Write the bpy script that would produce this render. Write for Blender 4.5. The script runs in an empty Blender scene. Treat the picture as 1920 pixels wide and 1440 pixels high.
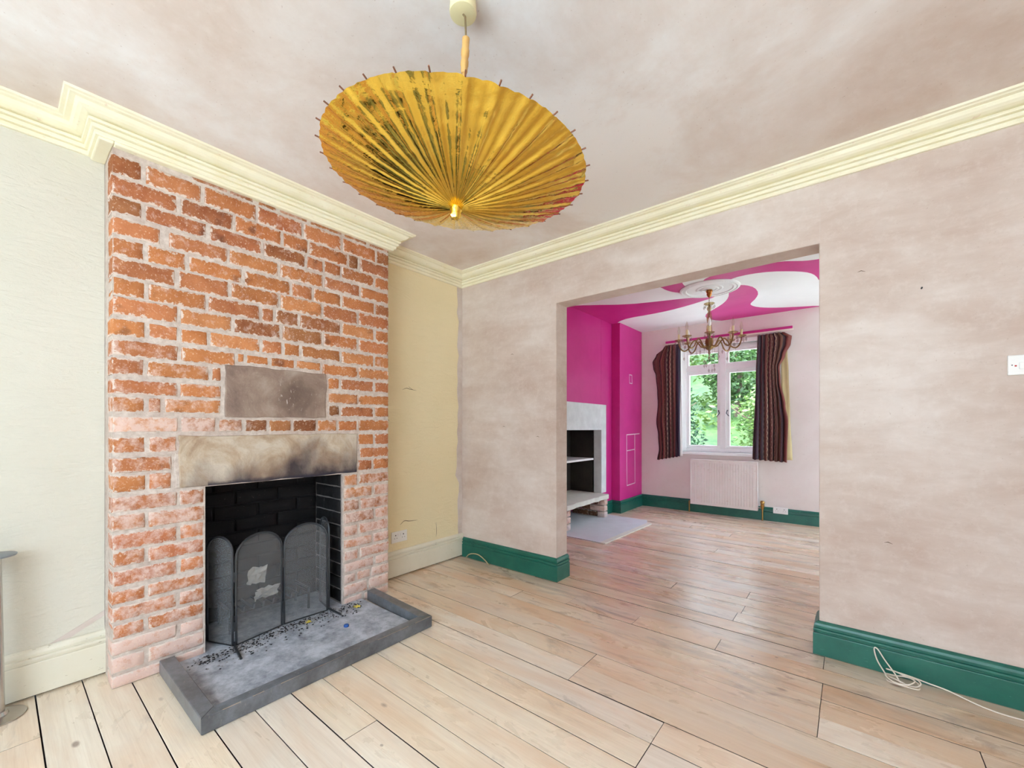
import bpy, bmesh, math, random
from mathutils import Vector, Matrix
R = random.Random(7)
D = bpy.data
SC = bpy.context.scene
COL = SC.collection
PI = math.pi

def lin(c):
    return tuple(((v/255)/12.92 if v/255 <= .04045 else ((v/255+.055)/1.055)**2.4) for v in c)

# ------------------------------------------------------------------ camera
cd = D.cameras.new('camera'); cam = D.objects.new('camera', cd); COL.objects.link(cam)
cam.location = (0, 0, 1.18)
cam.rotation_euler = (PI/2, 0, math.radians(39.04))
cd.sensor_width = 36.0
cd.lens = 36.0*786.7/1920
cd.shift_y = 80/1920
cd.clip_start = .02; cd.clip_end = 200
SC.camera = cam

# ------------------------------------------------------------------ world, light, exposure
W = D.worlds.new('overcast_sky'); SC.world = W; W.use_nodes = True
bgn = W.node_tree.nodes['Background']
bgn.inputs['Color'].default_value = (.66, .82, 1.0, 1)
# standard overcast sky: zenith about three times as bright as the horizon
_n = W.node_tree.nodes; _l = W.node_tree.links
_tc = _n.new('ShaderNodeTexCoord'); _sx = _n.new('ShaderNodeSeparateXYZ'); _l.new(_tc.outputs['Generated'], _sx.inputs[0])
_mx = _n.new('ShaderNodeMath'); _mx.operation = 'MAXIMUM'; _l.new(_sx.outputs[2], _mx.inputs[0]); _mx.inputs[1].default_value = 0
_ma = _n.new('ShaderNodeMath'); _ma.operation = 'MULTIPLY_ADD'; _l.new(_mx.outputs[0], _ma.inputs[0]); _ma.inputs[1].default_value = 9.6; _ma.inputs[2].default_value = 4.8
_l.new(_ma.outputs[0], bgn.inputs['Strength'])
W.cycles.sampling_method = 'MANUAL'; W.cycles.sample_map_resolution = 256
SC.view_settings.view_transform = 'Standard'
SC.view_settings.look = 'None'
SC.view_settings.gamma = 1
SC.view_settings.use_curve_mapping = False
SC.view_settings.exposure = 0.48
SC.cycles.max_bounces = 12
SC.cycles.diffuse_bounces = 8
SC.cycles.glossy_bounces = 5
SC.cycles.transmission_bounces = 6
SC.cycles.transparent_max_bounces = 16
SC.cycles.sample_clamp_indirect = 8
SC.cycles.caustics_reflective = False
SC.cycles.caustics_refractive = False
SC.cycles.use_denoising = True

def portal(name, loc, rot, sx, sy):
    l = D.lights.new(name, 'AREA'); l.shape = 'RECTANGLE'; l.size = sx; l.size_y = sy
    l.cycles.is_portal = True
    o = D.objects.new(name, l); COL.objects.link(o); o.location = loc; o.rotation_euler = rot
    return o
sl = D.lights.new('sun', 'SUN'); sl.energy = 7.0; sl.angle = math.radians(3); sl.color = (1.0, .98, .96)
sun = D.objects.new('sun', sl); COL.objects.link(sun)
sun.rotation_euler = Vector((-.08, .32, -1.0)).to_track_quat('-Z', 'Y').to_euler()
# daylight enters by the window behind the camera and by the far room's window
FW = (-1.65, 1.25, .40, 2.45)          # front window opening x0 x1 z0 z1
FY = -1.5                            # inner face of the front wall
portal('daylight_front', ((FW[0]+FW[1])/2, FY-.13, (FW[2]+FW[3])/2), (PI/2, 0, PI), FW[1]-FW[0], FW[3]-FW[2])
portal('daylight_far', (-1.35, 6.29, 1.555), (-PI/2, 0, 0), 1.08, 1.45)
SW = (4.85, 6.07, .2, 2.36)          # unseen side window, added to brighten the far room, y0 y1 z0 z1
portal('daylight_added_side', (1.45, (SW[0]+SW[1])/2, (SW[2]+SW[3])/2), (0, PI/2, 0), SW[3]-SW[2], SW[1]-SW[0])

# ------------------------------------------------------------------ helpers: nodes
class NT:
    def __init__(s, name):
        s.m = D.materials.new(name); s.m.use_nodes = True
        s.t = s.m.node_tree; s.n = s.t.nodes; s.b = s.n['Principled BSDF']
        s._pos = None
    def link(s, a, b): s.t.links.new(a, b)
    def setin(s, sock, v):
        if isinstance(v, bpy.types.NodeSocket): s.link(v, sock)
        elif isinstance(v, tuple) and len(v) == 3 and sock.type == 'RGBA': sock.default_value = (*v, 1)
        else: sock.default_value = v
    def pos(s):
        if s._pos is None: s._pos = s.n.new('ShaderNodeNewGeometry').outputs['Position']
        return s._pos
    def coord(s, k): return s.n.new('ShaderNodeTexCoord').outputs[k]
    def info(s, k): return s.n.new('ShaderNodeObjectInfo').outputs[k]
    def mapping(s, v, scale=(1,1,1), loc=(0,0,0), rot=(0,0,0)):
        q = s.n.new('ShaderNodeMapping'); s.link(v, q.inputs['Vector'])
        s.setin(q.inputs['Scale'], scale); s.setin(q.inputs['Location'], loc); s.setin(q.inputs['Rotation'], rot)
        return q.outputs['Vector']
    def vadd(s, a, b):
        q = s.n.new('ShaderNodeVectorMath'); q.operation = 'ADD'; s.setin(q.inputs[0], a); s.setin(q.inputs[1], b); return q.outputs[0]
    def noise(s, scale, detail=4, v=None, rough=.55, dist=0):
        q = s.n.new('ShaderNodeTexNoise'); s.link(v if v is not None else s.pos(), q.inputs['Vector'])
        q.inputs['Scale'].default_value = scale; q.inputs['Detail'].default_value = detail
        q.inputs['Roughness'].default_value = rough; q.inputs['Distortion'].default_value = dist
        return q.outputs['Fac']
    def voronoi(s, scale, v=None, feat='F1'):
        q = s.n.new('ShaderNodeTexVoronoi'); q.feature = feat; s.link(v if v is not None else s.pos(), q.inputs['Vector'])
        q.inputs['Scale'].default_value = scale; return q.outputs['Distance']
    def wave(s, scale, v, dist=0, det=2, direction='X', typ='BANDS'):
        q = s.n.new('ShaderNodeTexWave'); q.wave_type = typ
        if typ == 'BANDS': q.bands_direction = direction
        s.link(v, q.inputs['Vector']); q.inputs['Scale'].default_value = scale
        q.inputs['Distortion'].default_value = dist; q.inputs['Detail'].default_value = det
        return q.outputs['Fac']
    def ramp(s, f, stops, interp='LINEAR'):
        q = s.n.new('ShaderNodeValToRGB'); s.link(f, q.inputs['Fac']); e = q.color_ramp.elements
        q.color_ramp.interpolation = interp
        while len(e) > 1: e.remove(e[-1])
        e[0].position = stops[0][0]; e[0].color = s._c(stops[0][1])
        for p, c in stops[1:]:
            k = e.new(p); k.color = s._c(c)
        return q.outputs['Color']
    def _c(s, c):
        return (c, c, c, 1) if not isinstance(c, tuple) else (*c, 1)
    def mix(s, f, a, b, mode='MIX'):
        q = s.n.new('ShaderNodeMix'); q.data_type = 'RGBA'; q.blend_type = mode
        s.setin(q.inputs['Factor'], f)
        s.setin(q.inputs[6], a); s.setin(q.inputs[7], b); return q.outputs[2]
    def math(s, op, a, b=0.0, c=None, clamp=False):
        q = s.n.new('ShaderNodeMath'); q.operation = op; q.use_clamp = clamp
        s.setin(q.inputs[0], a); s.setin(q.inputs[1], b)
        if c is not None: s.setin(q.inputs[2], c)
        return q.outputs[0]
    def sep(s, v):
        q = s.n.new('ShaderNodeSeparateXYZ'); s.link(v, q.inputs[0]); return q.outputs
    def comb(s, x, y, z):
        q = s.n.new('ShaderNodeCombineXYZ')
        for i, v in enumerate((x, y, z)): s.setin(q.inputs[i], v)
        return q.outputs[0]
    def bump(s, h, strength=.3, dist=.01):
        q = s.n.new('ShaderNodeBump'); s.link(h, q.inputs['Height'])
        q.inputs['Strength'].default_value = strength; q.inputs['Distance'].default_value = dist
        s.link(q.outputs['Normal'], s.b.inputs['Normal'])
    def out(s, col=None, rough=None, metal=None, spec=None):
        if col is not None: s.setin(s.b.inputs['Base Color'], col)
        if rough is not None: s.setin(s.b.inputs['Roughness'], rough)
        if metal is not None: s.setin(s.b.inputs['Metallic'], metal)
        if spec is not None: s.setin(s.b.inputs['Specular IOR Level'], spec)
        return s.m

MAT = {}
def simple(name, rgb, rough=.6, metal=0.0, var=.12, vscale=12, bump=0, bscale=60):
    t = NT(name); c = lin(rgb)
    n = t.noise(vscale, 5)
    col = t.mix(n, tuple(v*(1-var) for v in c), tuple(min(1, v*(1+var)) for v in c))
    if bump: t.bump(t.noise(bscale, 4), bump, .004)
    MAT[name] = t.out(col, rough, metal); return MAT[name]

# bare pink plaster (walls and front ceiling)
def plaster(name, a, b, c, sc=1.0, seed=0.0, lo=.36, hi=.64):
    t = NT(name)
    v = t.mapping(t.pos(), (1, 1, 1), (seed, seed*2, seed*.5))
    n1 = t.noise(1.1*sc, 6, v, .6, .25)
    n2 = t.noise(2.6*sc, 7, t.mapping(v, (.8, .8, 2.4)), .66, .35)
    n3 = t.noise(26, 6, v, .7)
    k = t.math('ADD', t.math('MULTIPLY', n1, .55), t.math('MULTIPLY', n2, .45))
    col = t.ramp(k, [(lo, lin(a)), (.5, lin(b)), (hi, lin(c))])
    col = t.mix(t.math('MULTIPLY', t.ramp(n3, [(.5, 0.0), (.8, 1.0)]), .25), col, lin((236, 230, 224)))
    sp = t.ramp(t.noise(95, 2, v), [(.70, 0.0), (.76, 1.0)])
    col = t.mix(t.math('MULTIPLY', sp, .35), col, lin((168, 140, 124)))
    t.bump(t.math('ADD', n2, t.math('MULTIPLY', n3, .3)), .12, .01)
    MAT[name] = t.out(col, .82, spec=.25)
plaster('plaster_wall', (188, 165, 151), (204, 187, 176), (218, 206, 198), 1.0, 0.0, .36, .63)
plaster('plaster_ceiling', (210, 192, 180), (226, 216, 210), (236, 232, 230), .8, 5.0, .36, .58)
plaster('plaster_reveal', (196, 178, 166), (208, 194, 184), (218, 208, 202), 1.0, 2.0)

def wallpaper(name, a, b):
    t = NT(name)
    v = t.mapping(t.pos(), (1, 6, 26))
    n = t.noise(1.0, 5, v, .6, 1.4); n2 = t.noise(1.6, 5)
    n4 = t.noise(70, 3)
    col = t.mix(n2, lin(a), lin(b))
    sp = t.ramp(t.noise(38, 2), [(.72, 0.0), (.77, 1.0)])
    col = t.mix(t.math('MULTIPLY', sp, .3), col, lin((190, 176, 130)))
    t.bump(t.math('ADD', n, t.math('MULTIPLY', n4, .25)), .35, .02)
    MAT[name] = t.out(col, .55, spec=.3)
wallpaper('cream_paper', (211, 206, 190), (218, 214, 202))
wallpaper('shaded_cream_paper', (231, 214, 170), (239, 226, 190))  # same cream paper; the recess shade is put into its colour as yellow

def paint(name, a, b, rough=.45, scale=7, chips=None):
    t = NT(name)
    n = t.noise(scale, 6, None, .6, .4)
    col = t.mix(t.ramp(n, [(.3, 0.0), (.7, 1.0)]), lin(a), lin(b))
    if chips:
        c = t.ramp(t.noise(55, 5, t.mapping(t.pos(), (.5, .5, 1.3))), [(.66, 0.0), (.7, 1.0)])
        col = t.mix(t.math('MULTIPLY', c, .6), col, lin(chips))
    t.bump(t.noise(90, 3), .06, .003)
    MAT[name] = t.out(col, rough)
paint('cornice_cream', (236, 228, 196), (242, 236, 212), .6, 6, (226, 204, 178))
paint('skirting_cream', (222, 216, 196), (229, 224, 207), .4, 5, (170, 158, 130))
paint('skirting_green', (20, 88, 74), (34, 104, 88), .33, 9, (70, 128, 116))
paint('pink_paint', (196, 34, 128), (206, 46, 138), .45, 4)
paint('white_ceiling', (232, 234, 232), (240, 241, 239), .7, 2)
paint('far_wall', (222, 208, 200), (232, 222, 216), .7, 1.6, (206, 192, 184))
paint('white_gloss', (238, 238, 236), (246, 246, 244), .3, 4, (206, 202, 196))
paint('radiator_white', (224, 212, 204), (234, 226, 220), .4, 5, (200, 176, 150))
simple('groove_filler', (226, 200, 212), .8)

# brick: colour and limewash amount come from each brick's own object colour
def brickmat(name, dark=False):
    t = NT(name)
    oc = t.info('Color'); wa = t.info('Alpha'); rnd = t.info('Random')
    v = t.vadd(t.pos(), t.comb(t.math('MULTIPLY', rnd, 3.0), rnd, rnd))
    g = t.sep(t.coord('Generated'))
    def ed(k, L): return t.math('MULTIPLY', t.math('MINIMUM', g[k], t.math('SUBTRACT', 1.0, g[k])), L)
    ny = t.math('GREATER_THAN', t.math('ABSOLUTE', t.sep(t.n.new('ShaderNodeNewGeometry').outputs['Normal'])[1]), .7)
    dl = t.math('ADD', t.math('MULTIPLY', ed(1, .21), t.math('SUBTRACT', 1.0, ny)), t.math('MULTIPLY', ed(0, .2), ny))
    d = t.math('MINIMUM', dl, ed(2, .075))
    n = t.noise(42, 5, v, .65); n2 = t.noise(13, 5, v, .6); n3 = t.noise(110, 3, v)
    col = t.mix(t.ramp(n2, [(.3, 0.0), (.7, 1.0)]), t.mix(.25, oc, lin((140, 80, 48))), t.mix(.2, oc, lin((230, 168, 120))))
    burn = t.ramp(t.noise(7, 3, v), [(.62, 0.0), (.72, 1.0)])
    col = t.mix(t.math('MULTIPLY', burn, .6), col, lin((78, 50, 42)))
    wash = t.ramp(t.math('ADD', t.math('MULTIPLY', t.noise(24, 6, v, .7), 1.0), t.math('MULTIPLY', wa, .62)), [(.62, 0.0), (.86, 1.0)])
    col = t.mix(t.math('MULTIPLY', wash, .8), col, lin((224, 200, 190)))
    sp = t.ramp(n3, [(.60, 0.0), (.68, 1.0)])
    col = t.mix(t.math('MULTIPLY', sp, .5), col, lin((234, 206, 180)))
    e = t.math('SUBTRACT', d, t.math('MULTIPLY', t.math('SUBTRACT', n, .43), .058))
    em = t.ramp(t.math('MULTIPLY', e, 100.0), [(.0, 1.0), (.42, 0.0)])
    col = t.mix(t.math('MULTIPLY', em, .92), col, lin((218, 202, 190)))
    t.bump(t.math('ADD', t.math('MULTIPLY', n, .7), t.math('MULTIPLY', n3, .4)), .5, .006)
    MAT[name] = t.out(col, .88, spec=.2)
brickmat('brick')
t = NT('mortar')
n = t.noise(30, 6, None, .7); n2 = t.noise(4, 4)
zz = t.sep(t.pos())[2]
col = t.mix(t.ramp(n, [(.3, 0.0), (.72, 1.0)]), lin((182, 164, 152)), lin((226, 214, 204)))
col = t.mix(t.math('MULTIPLY', t.ramp(n2, [(.45, 0.0), (.7, 1.0)]), .35), col, lin((176, 150, 136)))
t.bump(n, .6, .008); MAT['mortar'] = t.out(col, .92, spec=.15)

t = NT('soot_brick')
n = t.noise(30, 5); n2 = t.noise(6, 4)
col = t.mix(n2, lin((14, 13, 14)), lin((36, 32, 32)))
col = t.mix(t.math('MULTIPLY', t.ramp(t.noise(60, 4), [(.66, 0.0), (.76, 1.0)]), .5), col, lin((96, 88, 84)))
t.bump(n, .5, .006); MAT['soot_brick'] = t.out(col, .8, spec=.3)
simple('soot', (20, 19, 20), .9, 0, .3, 20, .5, 40)
simple('soot_mortar', (120, 112, 108), .95, 0, .3, 20)

# jamb bricks near the opening: brick with limewash, blackened by smoke where smoke ran
t = NT('lintel_stone')
n = t.noise(5, 6, None, .65, .5); n2 = t.noise(22, 5)
p = t.sep(t.pos())
col = t.ramp(n, [(.3, lin((152, 124, 102))), (.46, lin((182, 160, 136))), (.6, lin((202, 189, 172))), (.75, lin((186, 172, 158)))])
col = t.mix(t.math('MULTIPLY', t.ramp(n2, [(.5, 0.0), (.8, 1.0)]), .3), col, lin((218, 206, 186)))
# soot stain that licks up from the hearth opening
hh = t.math('SUBTRACT', 1.13, p[2])
side = t.math('SUBTRACT', 1.0, t.math('MULTIPLY', t.math('ABSOLUTE', t.math('SUBTRACT', p[1], 1.22)), 1.55))
st = t.math('ADD', t.math('MULTIPLY', hh, 3.4), t.math('MULTIPLY', side, .62))
st = t.math('SUBTRACT', st, t.math('MULTIPLY', t.noise(5.5, 5, t.mapping(t.pos(), (1, 1.4, .8))), 1.15))
col = t.mix(t.math('MULTIPLY', t.ramp(st, [(.05, 0.0), (.42, 1.0)]), .62), col, lin((104, 82, 76)))
col = t.mix(t.math('MULTIPLY', t.ramp(st, [(.42, 0.0), (.75, 1.0)]), .85), col, lin((50, 44, 52)))
lip = t.ramp(t.math('ADD', hh, t.math('MULTIPLY', t.noise(20, 4), .03)), [(.245, 0.0), (.262, 1.0)])
col = t.mix(t.math('MULTIPLY', lip, t.math('MULTIPLY', t.math('GREATER_THAN', p[1], .69), .8)), col, lin((52, 50, 62)))
t.bump(t.math('ADD', n2, n), .5, .012); MAT['lintel_stone'] = t.out(col, .85, spec=.2)

t = NT('plaque_stone')
n = t.noise(6, 6, None, .65, .6); n2 = t.noise(70, 4); p = t.sep(t.pos())
col = t.ramp(n, [(.3, lin((122, 100, 90))), (.5, lin((150, 128, 114))), (.7, lin((176, 158, 144)))])
dd = t.math('SQRT', t.math('ADD', t.math('POWER', t.math('SUBTRACT', p[1], 1.13), 2.0), t.math('POWER', t.math('SUBTRACT', p[2], 1.36), 2.0)))
col = t.mix(t.math('MULTIPLY', t.ramp(t.math('ADD', dd, t.math('MULTIPLY', t.noise(14, 4), .12)), [(.10, 1.0), (.22, 0.0)]), .6), col, lin((78, 58, 50)))
scr = t.ramp(t.noise(16, 4, t.mapping(t.pos(), (1, 1.6, .7), (0, 0, 0), (.6, 0, 0)), .6, 2.5), [(.62, 0.0), (.68, 1.0)])
near = t.ramp(dd, [(.06, 1.0), (.14, 0.0)])
col = t.mix(t.math('MULTIPLY', t.math('MULTIPLY', scr, near), .7), col, lin((214, 202, 194)))
col = t.mix(t.math('MULTIPLY', t.ramp(n2, [(.6, 0.0), (.8, 1.0)]), .3), col, lin((200, 186, 172)))
t.bump(n2, .3, .004); MAT['plaque_stone'] = t.out(col, .55, spec=.4)

t = NT('hearth_concrete')
n = t.noise(9, 7, None, .7, .2); n2 = t.noise(50, 4)
col = t.ramp(t.math('ADD', t.math('MULTIPLY', n, .6), t.math('MULTIPLY', t.noise(28, 6, None, .7), .4)), [(.32, lin((112, 116, 126))), (.47, lin((158, 163, 173))), (.6, lin((192, 197, 206))), (.75, lin((172, 176, 184)))])
t.bump(t.math('ADD', n, n2), .35, .006); MAT['hearth_concrete'] = t.out(col, .6)
t = NT('fender_paint')
n = t.noise(8, 6, t.mapping(t.pos(), (1, 1, 1)), .7); n2 = t.noise(80, 4, t.mapping(t.pos(), (1, 1, .3)))
col = t.ramp(n, [(.3, lin((74, 75, 78))), (.5, lin((98, 100, 104))), (.75, lin((126, 129, 136)))])
col = t.mix(t.math('MULTIPLY', t.ramp(n2, [(.62, 0.0), (.75, 1.0)]), .4), col, lin((170, 160, 146)))
t.bump(n2, .2, .003); MAT['fender_paint'] = t.out(col, .32)
simple('worn_wood_edge', (206, 180, 136), .6)

# floorboards: tone from each board's own object colour
t = NT('floorboard')
oc = t.info('Color'); rnd = t.info('Random')
v = t.vadd(t.pos(), t.comb(t.math('MULTIPLY', rnd, 17.0), t.math('MULTIPLY', rnd, 5.0), 0.0))
g1 = t.noise(1.0, 6, t.mapping(v, (1.6, 34, 1)), .6, .7)
g2 = t.noise(1.0, 5, t.mapping(v, (5, 150, 1)), .6, .2)
g3 = t.noise(2.3, 5, t.mapping(v, (.8, 2.4, 1)), .6, .6)
col = t.mix(t.ramp(g1, [(.32, 0.0), (.68, 1.0)]), t.mix(.2, oc, lin((170, 138, 110))), t.mix(.12, oc, lin((242, 234, 222))))
col = t.mix(t.math('MULTIPLY', t.ramp(g2, [(.45, 0.0), (.8, 1.0)]), .22), col, lin((170, 142, 116)))
col = t.mix(t.math('MULTIPLY', t.ramp(g3, [(.52, 0.0), (.75, 1.0)]), .3), col, lin((196, 190, 186)))
al = t.info('Alpha')
stain = t.ramp(t.math('ADD', t.noise(1.0, 6, t.mapping(v, (2.2, 9, 1), (4, 2, 0)), .7, .8), t.math('MULTIPLY', al, .14)), [(.62, 0.0), (.78, 1.0)])
col = t.mix(t.math('MULTIPLY', stain, .6), col, lin((112, 98, 92)))
tan = t.ramp(t.noise(1.0, 4, t.mapping(v, (1.3, 4, 1), (9, 1, 0)), .6, .5), [(.42, 0.0), (.66, 1.0)])
col = t.mix(t.math('MULTIPLY', tan, t.math('ADD', .34, t.math('MULTIPLY', al, .26))), col, lin((206, 156, 108)))
dots = t.ramp(t.voronoi(1.0, t.mapping(v, (5, 7, 1), (3, 8, 0))), [(.03, 1.0), (.05, 0.0)])
col = t.mix(t.math('MULTIPLY', dots, .55), col, lin((88, 70, 58)))
kn = t.voronoi(1.0, t.mapping(v, (2.6, 5.5, 1)))
knm = t.ramp(kn, [(.035, 1.0), (.075, 0.0)])
col = t.mix(t.math('MULTIPLY', knm, .65), col, lin((110, 74, 52)))
t.bump(t.math('ADD', g1, t.math('MULTIPLY', g2, .5)), .18, .004)
nz = t.math('LESS_THAN', t.math('ABSOLUTE', t.sep(t.n.new('ShaderNodeNewGeometry').outputs['True Normal'])[2]), .5)
col = t.mix(nz, col, lin((46, 37, 32)))   # dirt on the board sides, darkened so the gaps show as lines
MAT['floorboard'] = t.out(col, t.ramp(g3, [(.3, .23), (.7, .36)]), spec=.75)
simple('subfloor_dark', (44, 34, 28), .9)

# gold foil of the parasol
t = NT('gold_foil')
v = t.coord('Object')
n = t.noise(9, 4, v, .6, 1.0); n2 = t.noise(22, 4, v, .6, 1.2)
n3 = t.noise(11, 3, t.mapping(v, (1, 1, 3), (2, 5, 1)), .5, 1.6)
t.bump(t.math('ADD', t.math('MULTIPLY', n3, 1.0), t.math('MULTIPLY', n2, .22)), .13, .02)
MAT['gold_foil'] = t.out(t.mix(n, lin((250, 206, 74)), lin((255, 224, 112))), t.ramp(n2, [(.3, .07), (.7, .17)]), 1.0)
simple('bamboo', (206, 160, 92), .45, 0, .2, 40)
simple('rib_wood', (120, 74, 52), .6)
simple('cream_plastic', (226, 214, 168), .4, 0, .06)
simple('brown_cord', (120, 100, 70), .6)
simple('tan_cord', (186, 170, 132), .5)
simple('white_plastic', (236, 234, 230), .35, 0, .04)
simple('dark_slot', (40, 38, 38), .6)
simple('red_neon', (170, 40, 30), .4)
simple('white_cable', (226, 214, 200), .5, 0, .1)
simple('brass', (176, 138, 80), .3, 1.0, .15, 30)
simple('antique_bronze', (150, 122, 78), .38, 1.0, .25, 40)
simple('copper_gold', (170, 108, 56), .3, 1.0, .2, 30)
simple('chrome', (196, 192, 188), .22, 1.0, .1, 20)
simple('zinc', (150, 158, 168), .35, .9, .1, 20)
simple('black_iron', (74, 76, 80), .34, .7, .2, 30)
simple('paper_white', (226, 222, 214), .8, 0, .08)
simple('candle_ivory', (226, 206, 158), .5)
simple('ash_grey', (150, 148, 150), .95, 0, .5, 120)
simple('char_black', (34, 32, 34), .9, 0, .4, 120)
simple('cap_blue', (30, 84, 160), .4)
simple('wrapper_yellow', (226, 206, 90), .4)
simple('grey_stone', (214, 218, 218), .85, 0, .22, 9, .5, 40)
simple('pale_stone', (214, 212, 200), .8, 0, .15, 14, .5, 60)
simple('flag_concrete', (198, 202, 206), .7, 0, .14, 7, .3, 40)
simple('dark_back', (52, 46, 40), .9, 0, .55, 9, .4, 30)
simple('lining_beige', (196, 176, 130), .85)
simple('lining_white', (232, 228, 224), .85)
simple('bark', (96, 82, 66), .9, 0, .3, 20)
simple('steel_track', (226, 214, 200), .4, 0, .05)

def glassy(name, tint, k, rough=.0, fm=.9):
    t = NT(name); nt = t.t
    tr = t.n.new('ShaderNodeBsdfTransparent'); gl = t.n.new('ShaderNodeBsdfGlossy'); mx = t.n.new('ShaderNodeMixShader')
    tr.inputs['Color'].default_value = (*tint, 1); gl.inputs['Roughness'].default_value = rough
    fr = t.n.new('ShaderNodeLayerWeight'); fr.inputs['Blend'].default_value = .5
    f = t.math('ADD', t.math('MULTIPLY', t.math('POWER', fr.outputs['Facing'], 5.0), fm), k)
    t.link(f, mx.inputs[0]); t.link(tr.outputs[0], mx.inputs[1]); t.link(gl.outputs[0], mx.inputs[2])
    t.link(mx.outputs[0], t.n['Material Output'].inputs['Surface']); MAT[name] = t.m
glassy('window_glass', (.97, .98, .97), .012, .0, .5)
glassy('bulb_glass', (.92, .9, .84), .08, .05)
glassy('crystal', (.86, .86, .84), .16, .05)
glassy('amber_glass', (.78, .68, .46), .14, .08)
def wiremesh():
    t = NT('wire_mesh')
    tr = t.n.new('ShaderNodeBsdfTransparent'); mx = t.n.new('ShaderNodeMixShader')
    t.out(lin((132, 132, 134)), .85, 0.0, .2)
    dust = t.noise(14, 5)
    f = t.math('ADD', t.math('MULTIPLY', dust, .24), .28)
    t.link(f, mx.inputs[0]); t.link(tr.outputs[0], mx.inputs[1]); t.link(t.b.outputs[0], mx.inputs[2])
    t.link(mx.outputs[0], t.n['Material Output'].inputs['Surface']); MAT['wire_mesh'] = t.m
wiremesh()

def kilim(name, seed, hues):
    t = NT(name)
    uv = t.coord('UV'); s = t.sep(uv)
    u = t.math('ADD', s[0], t.math('MULTIPLY', t.noise(6, 3, uv), .012))
    st = [(i/len(hues), lin(h)) for i, h in enumerate(hues)]
    col = t.ramp(u, st, 'CONSTANT')
    tri = t.math('PINGPONG', t.math('MULTIPLY', s[1], 46.0), 1.0)
    zig = t.math('PINGPONG', t.math('ADD', t.math('MULTIPLY', s[0], 40.0), t.math('MULTIPLY', tri, .8)), 1.0)
    band = t.ramp(t.math('FRACT', t.math('MULTIPLY', u, 7.3 + seed)), [(0.0, 0.0), (.42, 1.0), (.66, 0.0)], 'CONSTANT')
    pat = t.math('MULTIPLY', t.ramp(zig, [(.62, 0.0), (.66, 1.0)]), band)
    col = t.mix(t.math('MULTIPLY', pat, .55), col, lin((196, 168, 140)))
    blk = t.ramp(t.noise(1, 1, t.comb(t.math('FLOOR', t.math('MULTIPLY', s[0], 9.0)), t.math('FLOOR', t.math('MULTIPLY', s[1], 11.0)), seed)), [(.60, 0.0), (.61, 1.0)], 'CONSTANT')
    col = t.mix(t.math('MULTIPLY', blk, .55), col, lin((40, 58, 96)))
    w = t.noise(220, 2)
    col = t.mix(.3, col, t.mix(w, (0.02, .01, .01), (.3, .2, .18)))
    t.bump(w, .3, .003); MAT[name] = t.out(col, .9, spec=.1)
kilim('kilim_left', 0.0, [(66, 34, 34), (104, 48, 46), (44, 34, 44), (124, 62, 54), (82, 38, 42), (58, 38, 44), (116, 50, 50), (78, 44, 42), (110, 56, 50), (40, 34, 60), (26, 32, 62)])
kilim('kilim_right', 1.0, [(82, 60, 64), (62, 58, 74), (98, 56, 56), (52, 48, 60), (122, 70, 62), (70, 44, 46), (104, 60, 54), (46, 40, 50), (88, 52, 46), (112, 76, 58), (62, 48, 60), (126, 62, 56)])

def leafmat(name, a, b):
    t = NT(name); rn = t.noise(1.2, 3); r2 = t.noise(9, 2)
    col = t.mix(t.ramp(t.math('ADD', t.math('MULTIPLY', rn, .6), t.math('MULTIPLY', r2, .4)), [(.36, 0.0), (.62, 1.0)]), lin(a), lin(b))
    t.out(col, .5)
    tl = t.n.new('ShaderNodeBsdfTranslucent'); t.setin(tl.inputs['Color'], col); mx = t.n.new('ShaderNodeMixShader'); mx.inputs[0].default_value = .3
    t.link(t.b.outputs[0], mx.inputs[1]); t.link(tl.outputs[0], mx.inputs[2]); t.link(mx.outputs[0], t.n['Material Output'].inputs['Surface'])
    MAT[name] = t.m
leafmat('leaf_bright', (66, 94, 40), (110, 132, 66))
leafmat('leaf_mid', (46, 76, 40), (82, 108, 56))
leafmat('leaf_dark', (28, 54, 40), (54, 84, 52))
simple('grass', (96, 128, 64), .9, 0, .3, 3)
simple('paving', (226, 225, 220), .9, 0, .12, 2)  # kept pale so the unseen ground bounces daylight indoors

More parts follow.
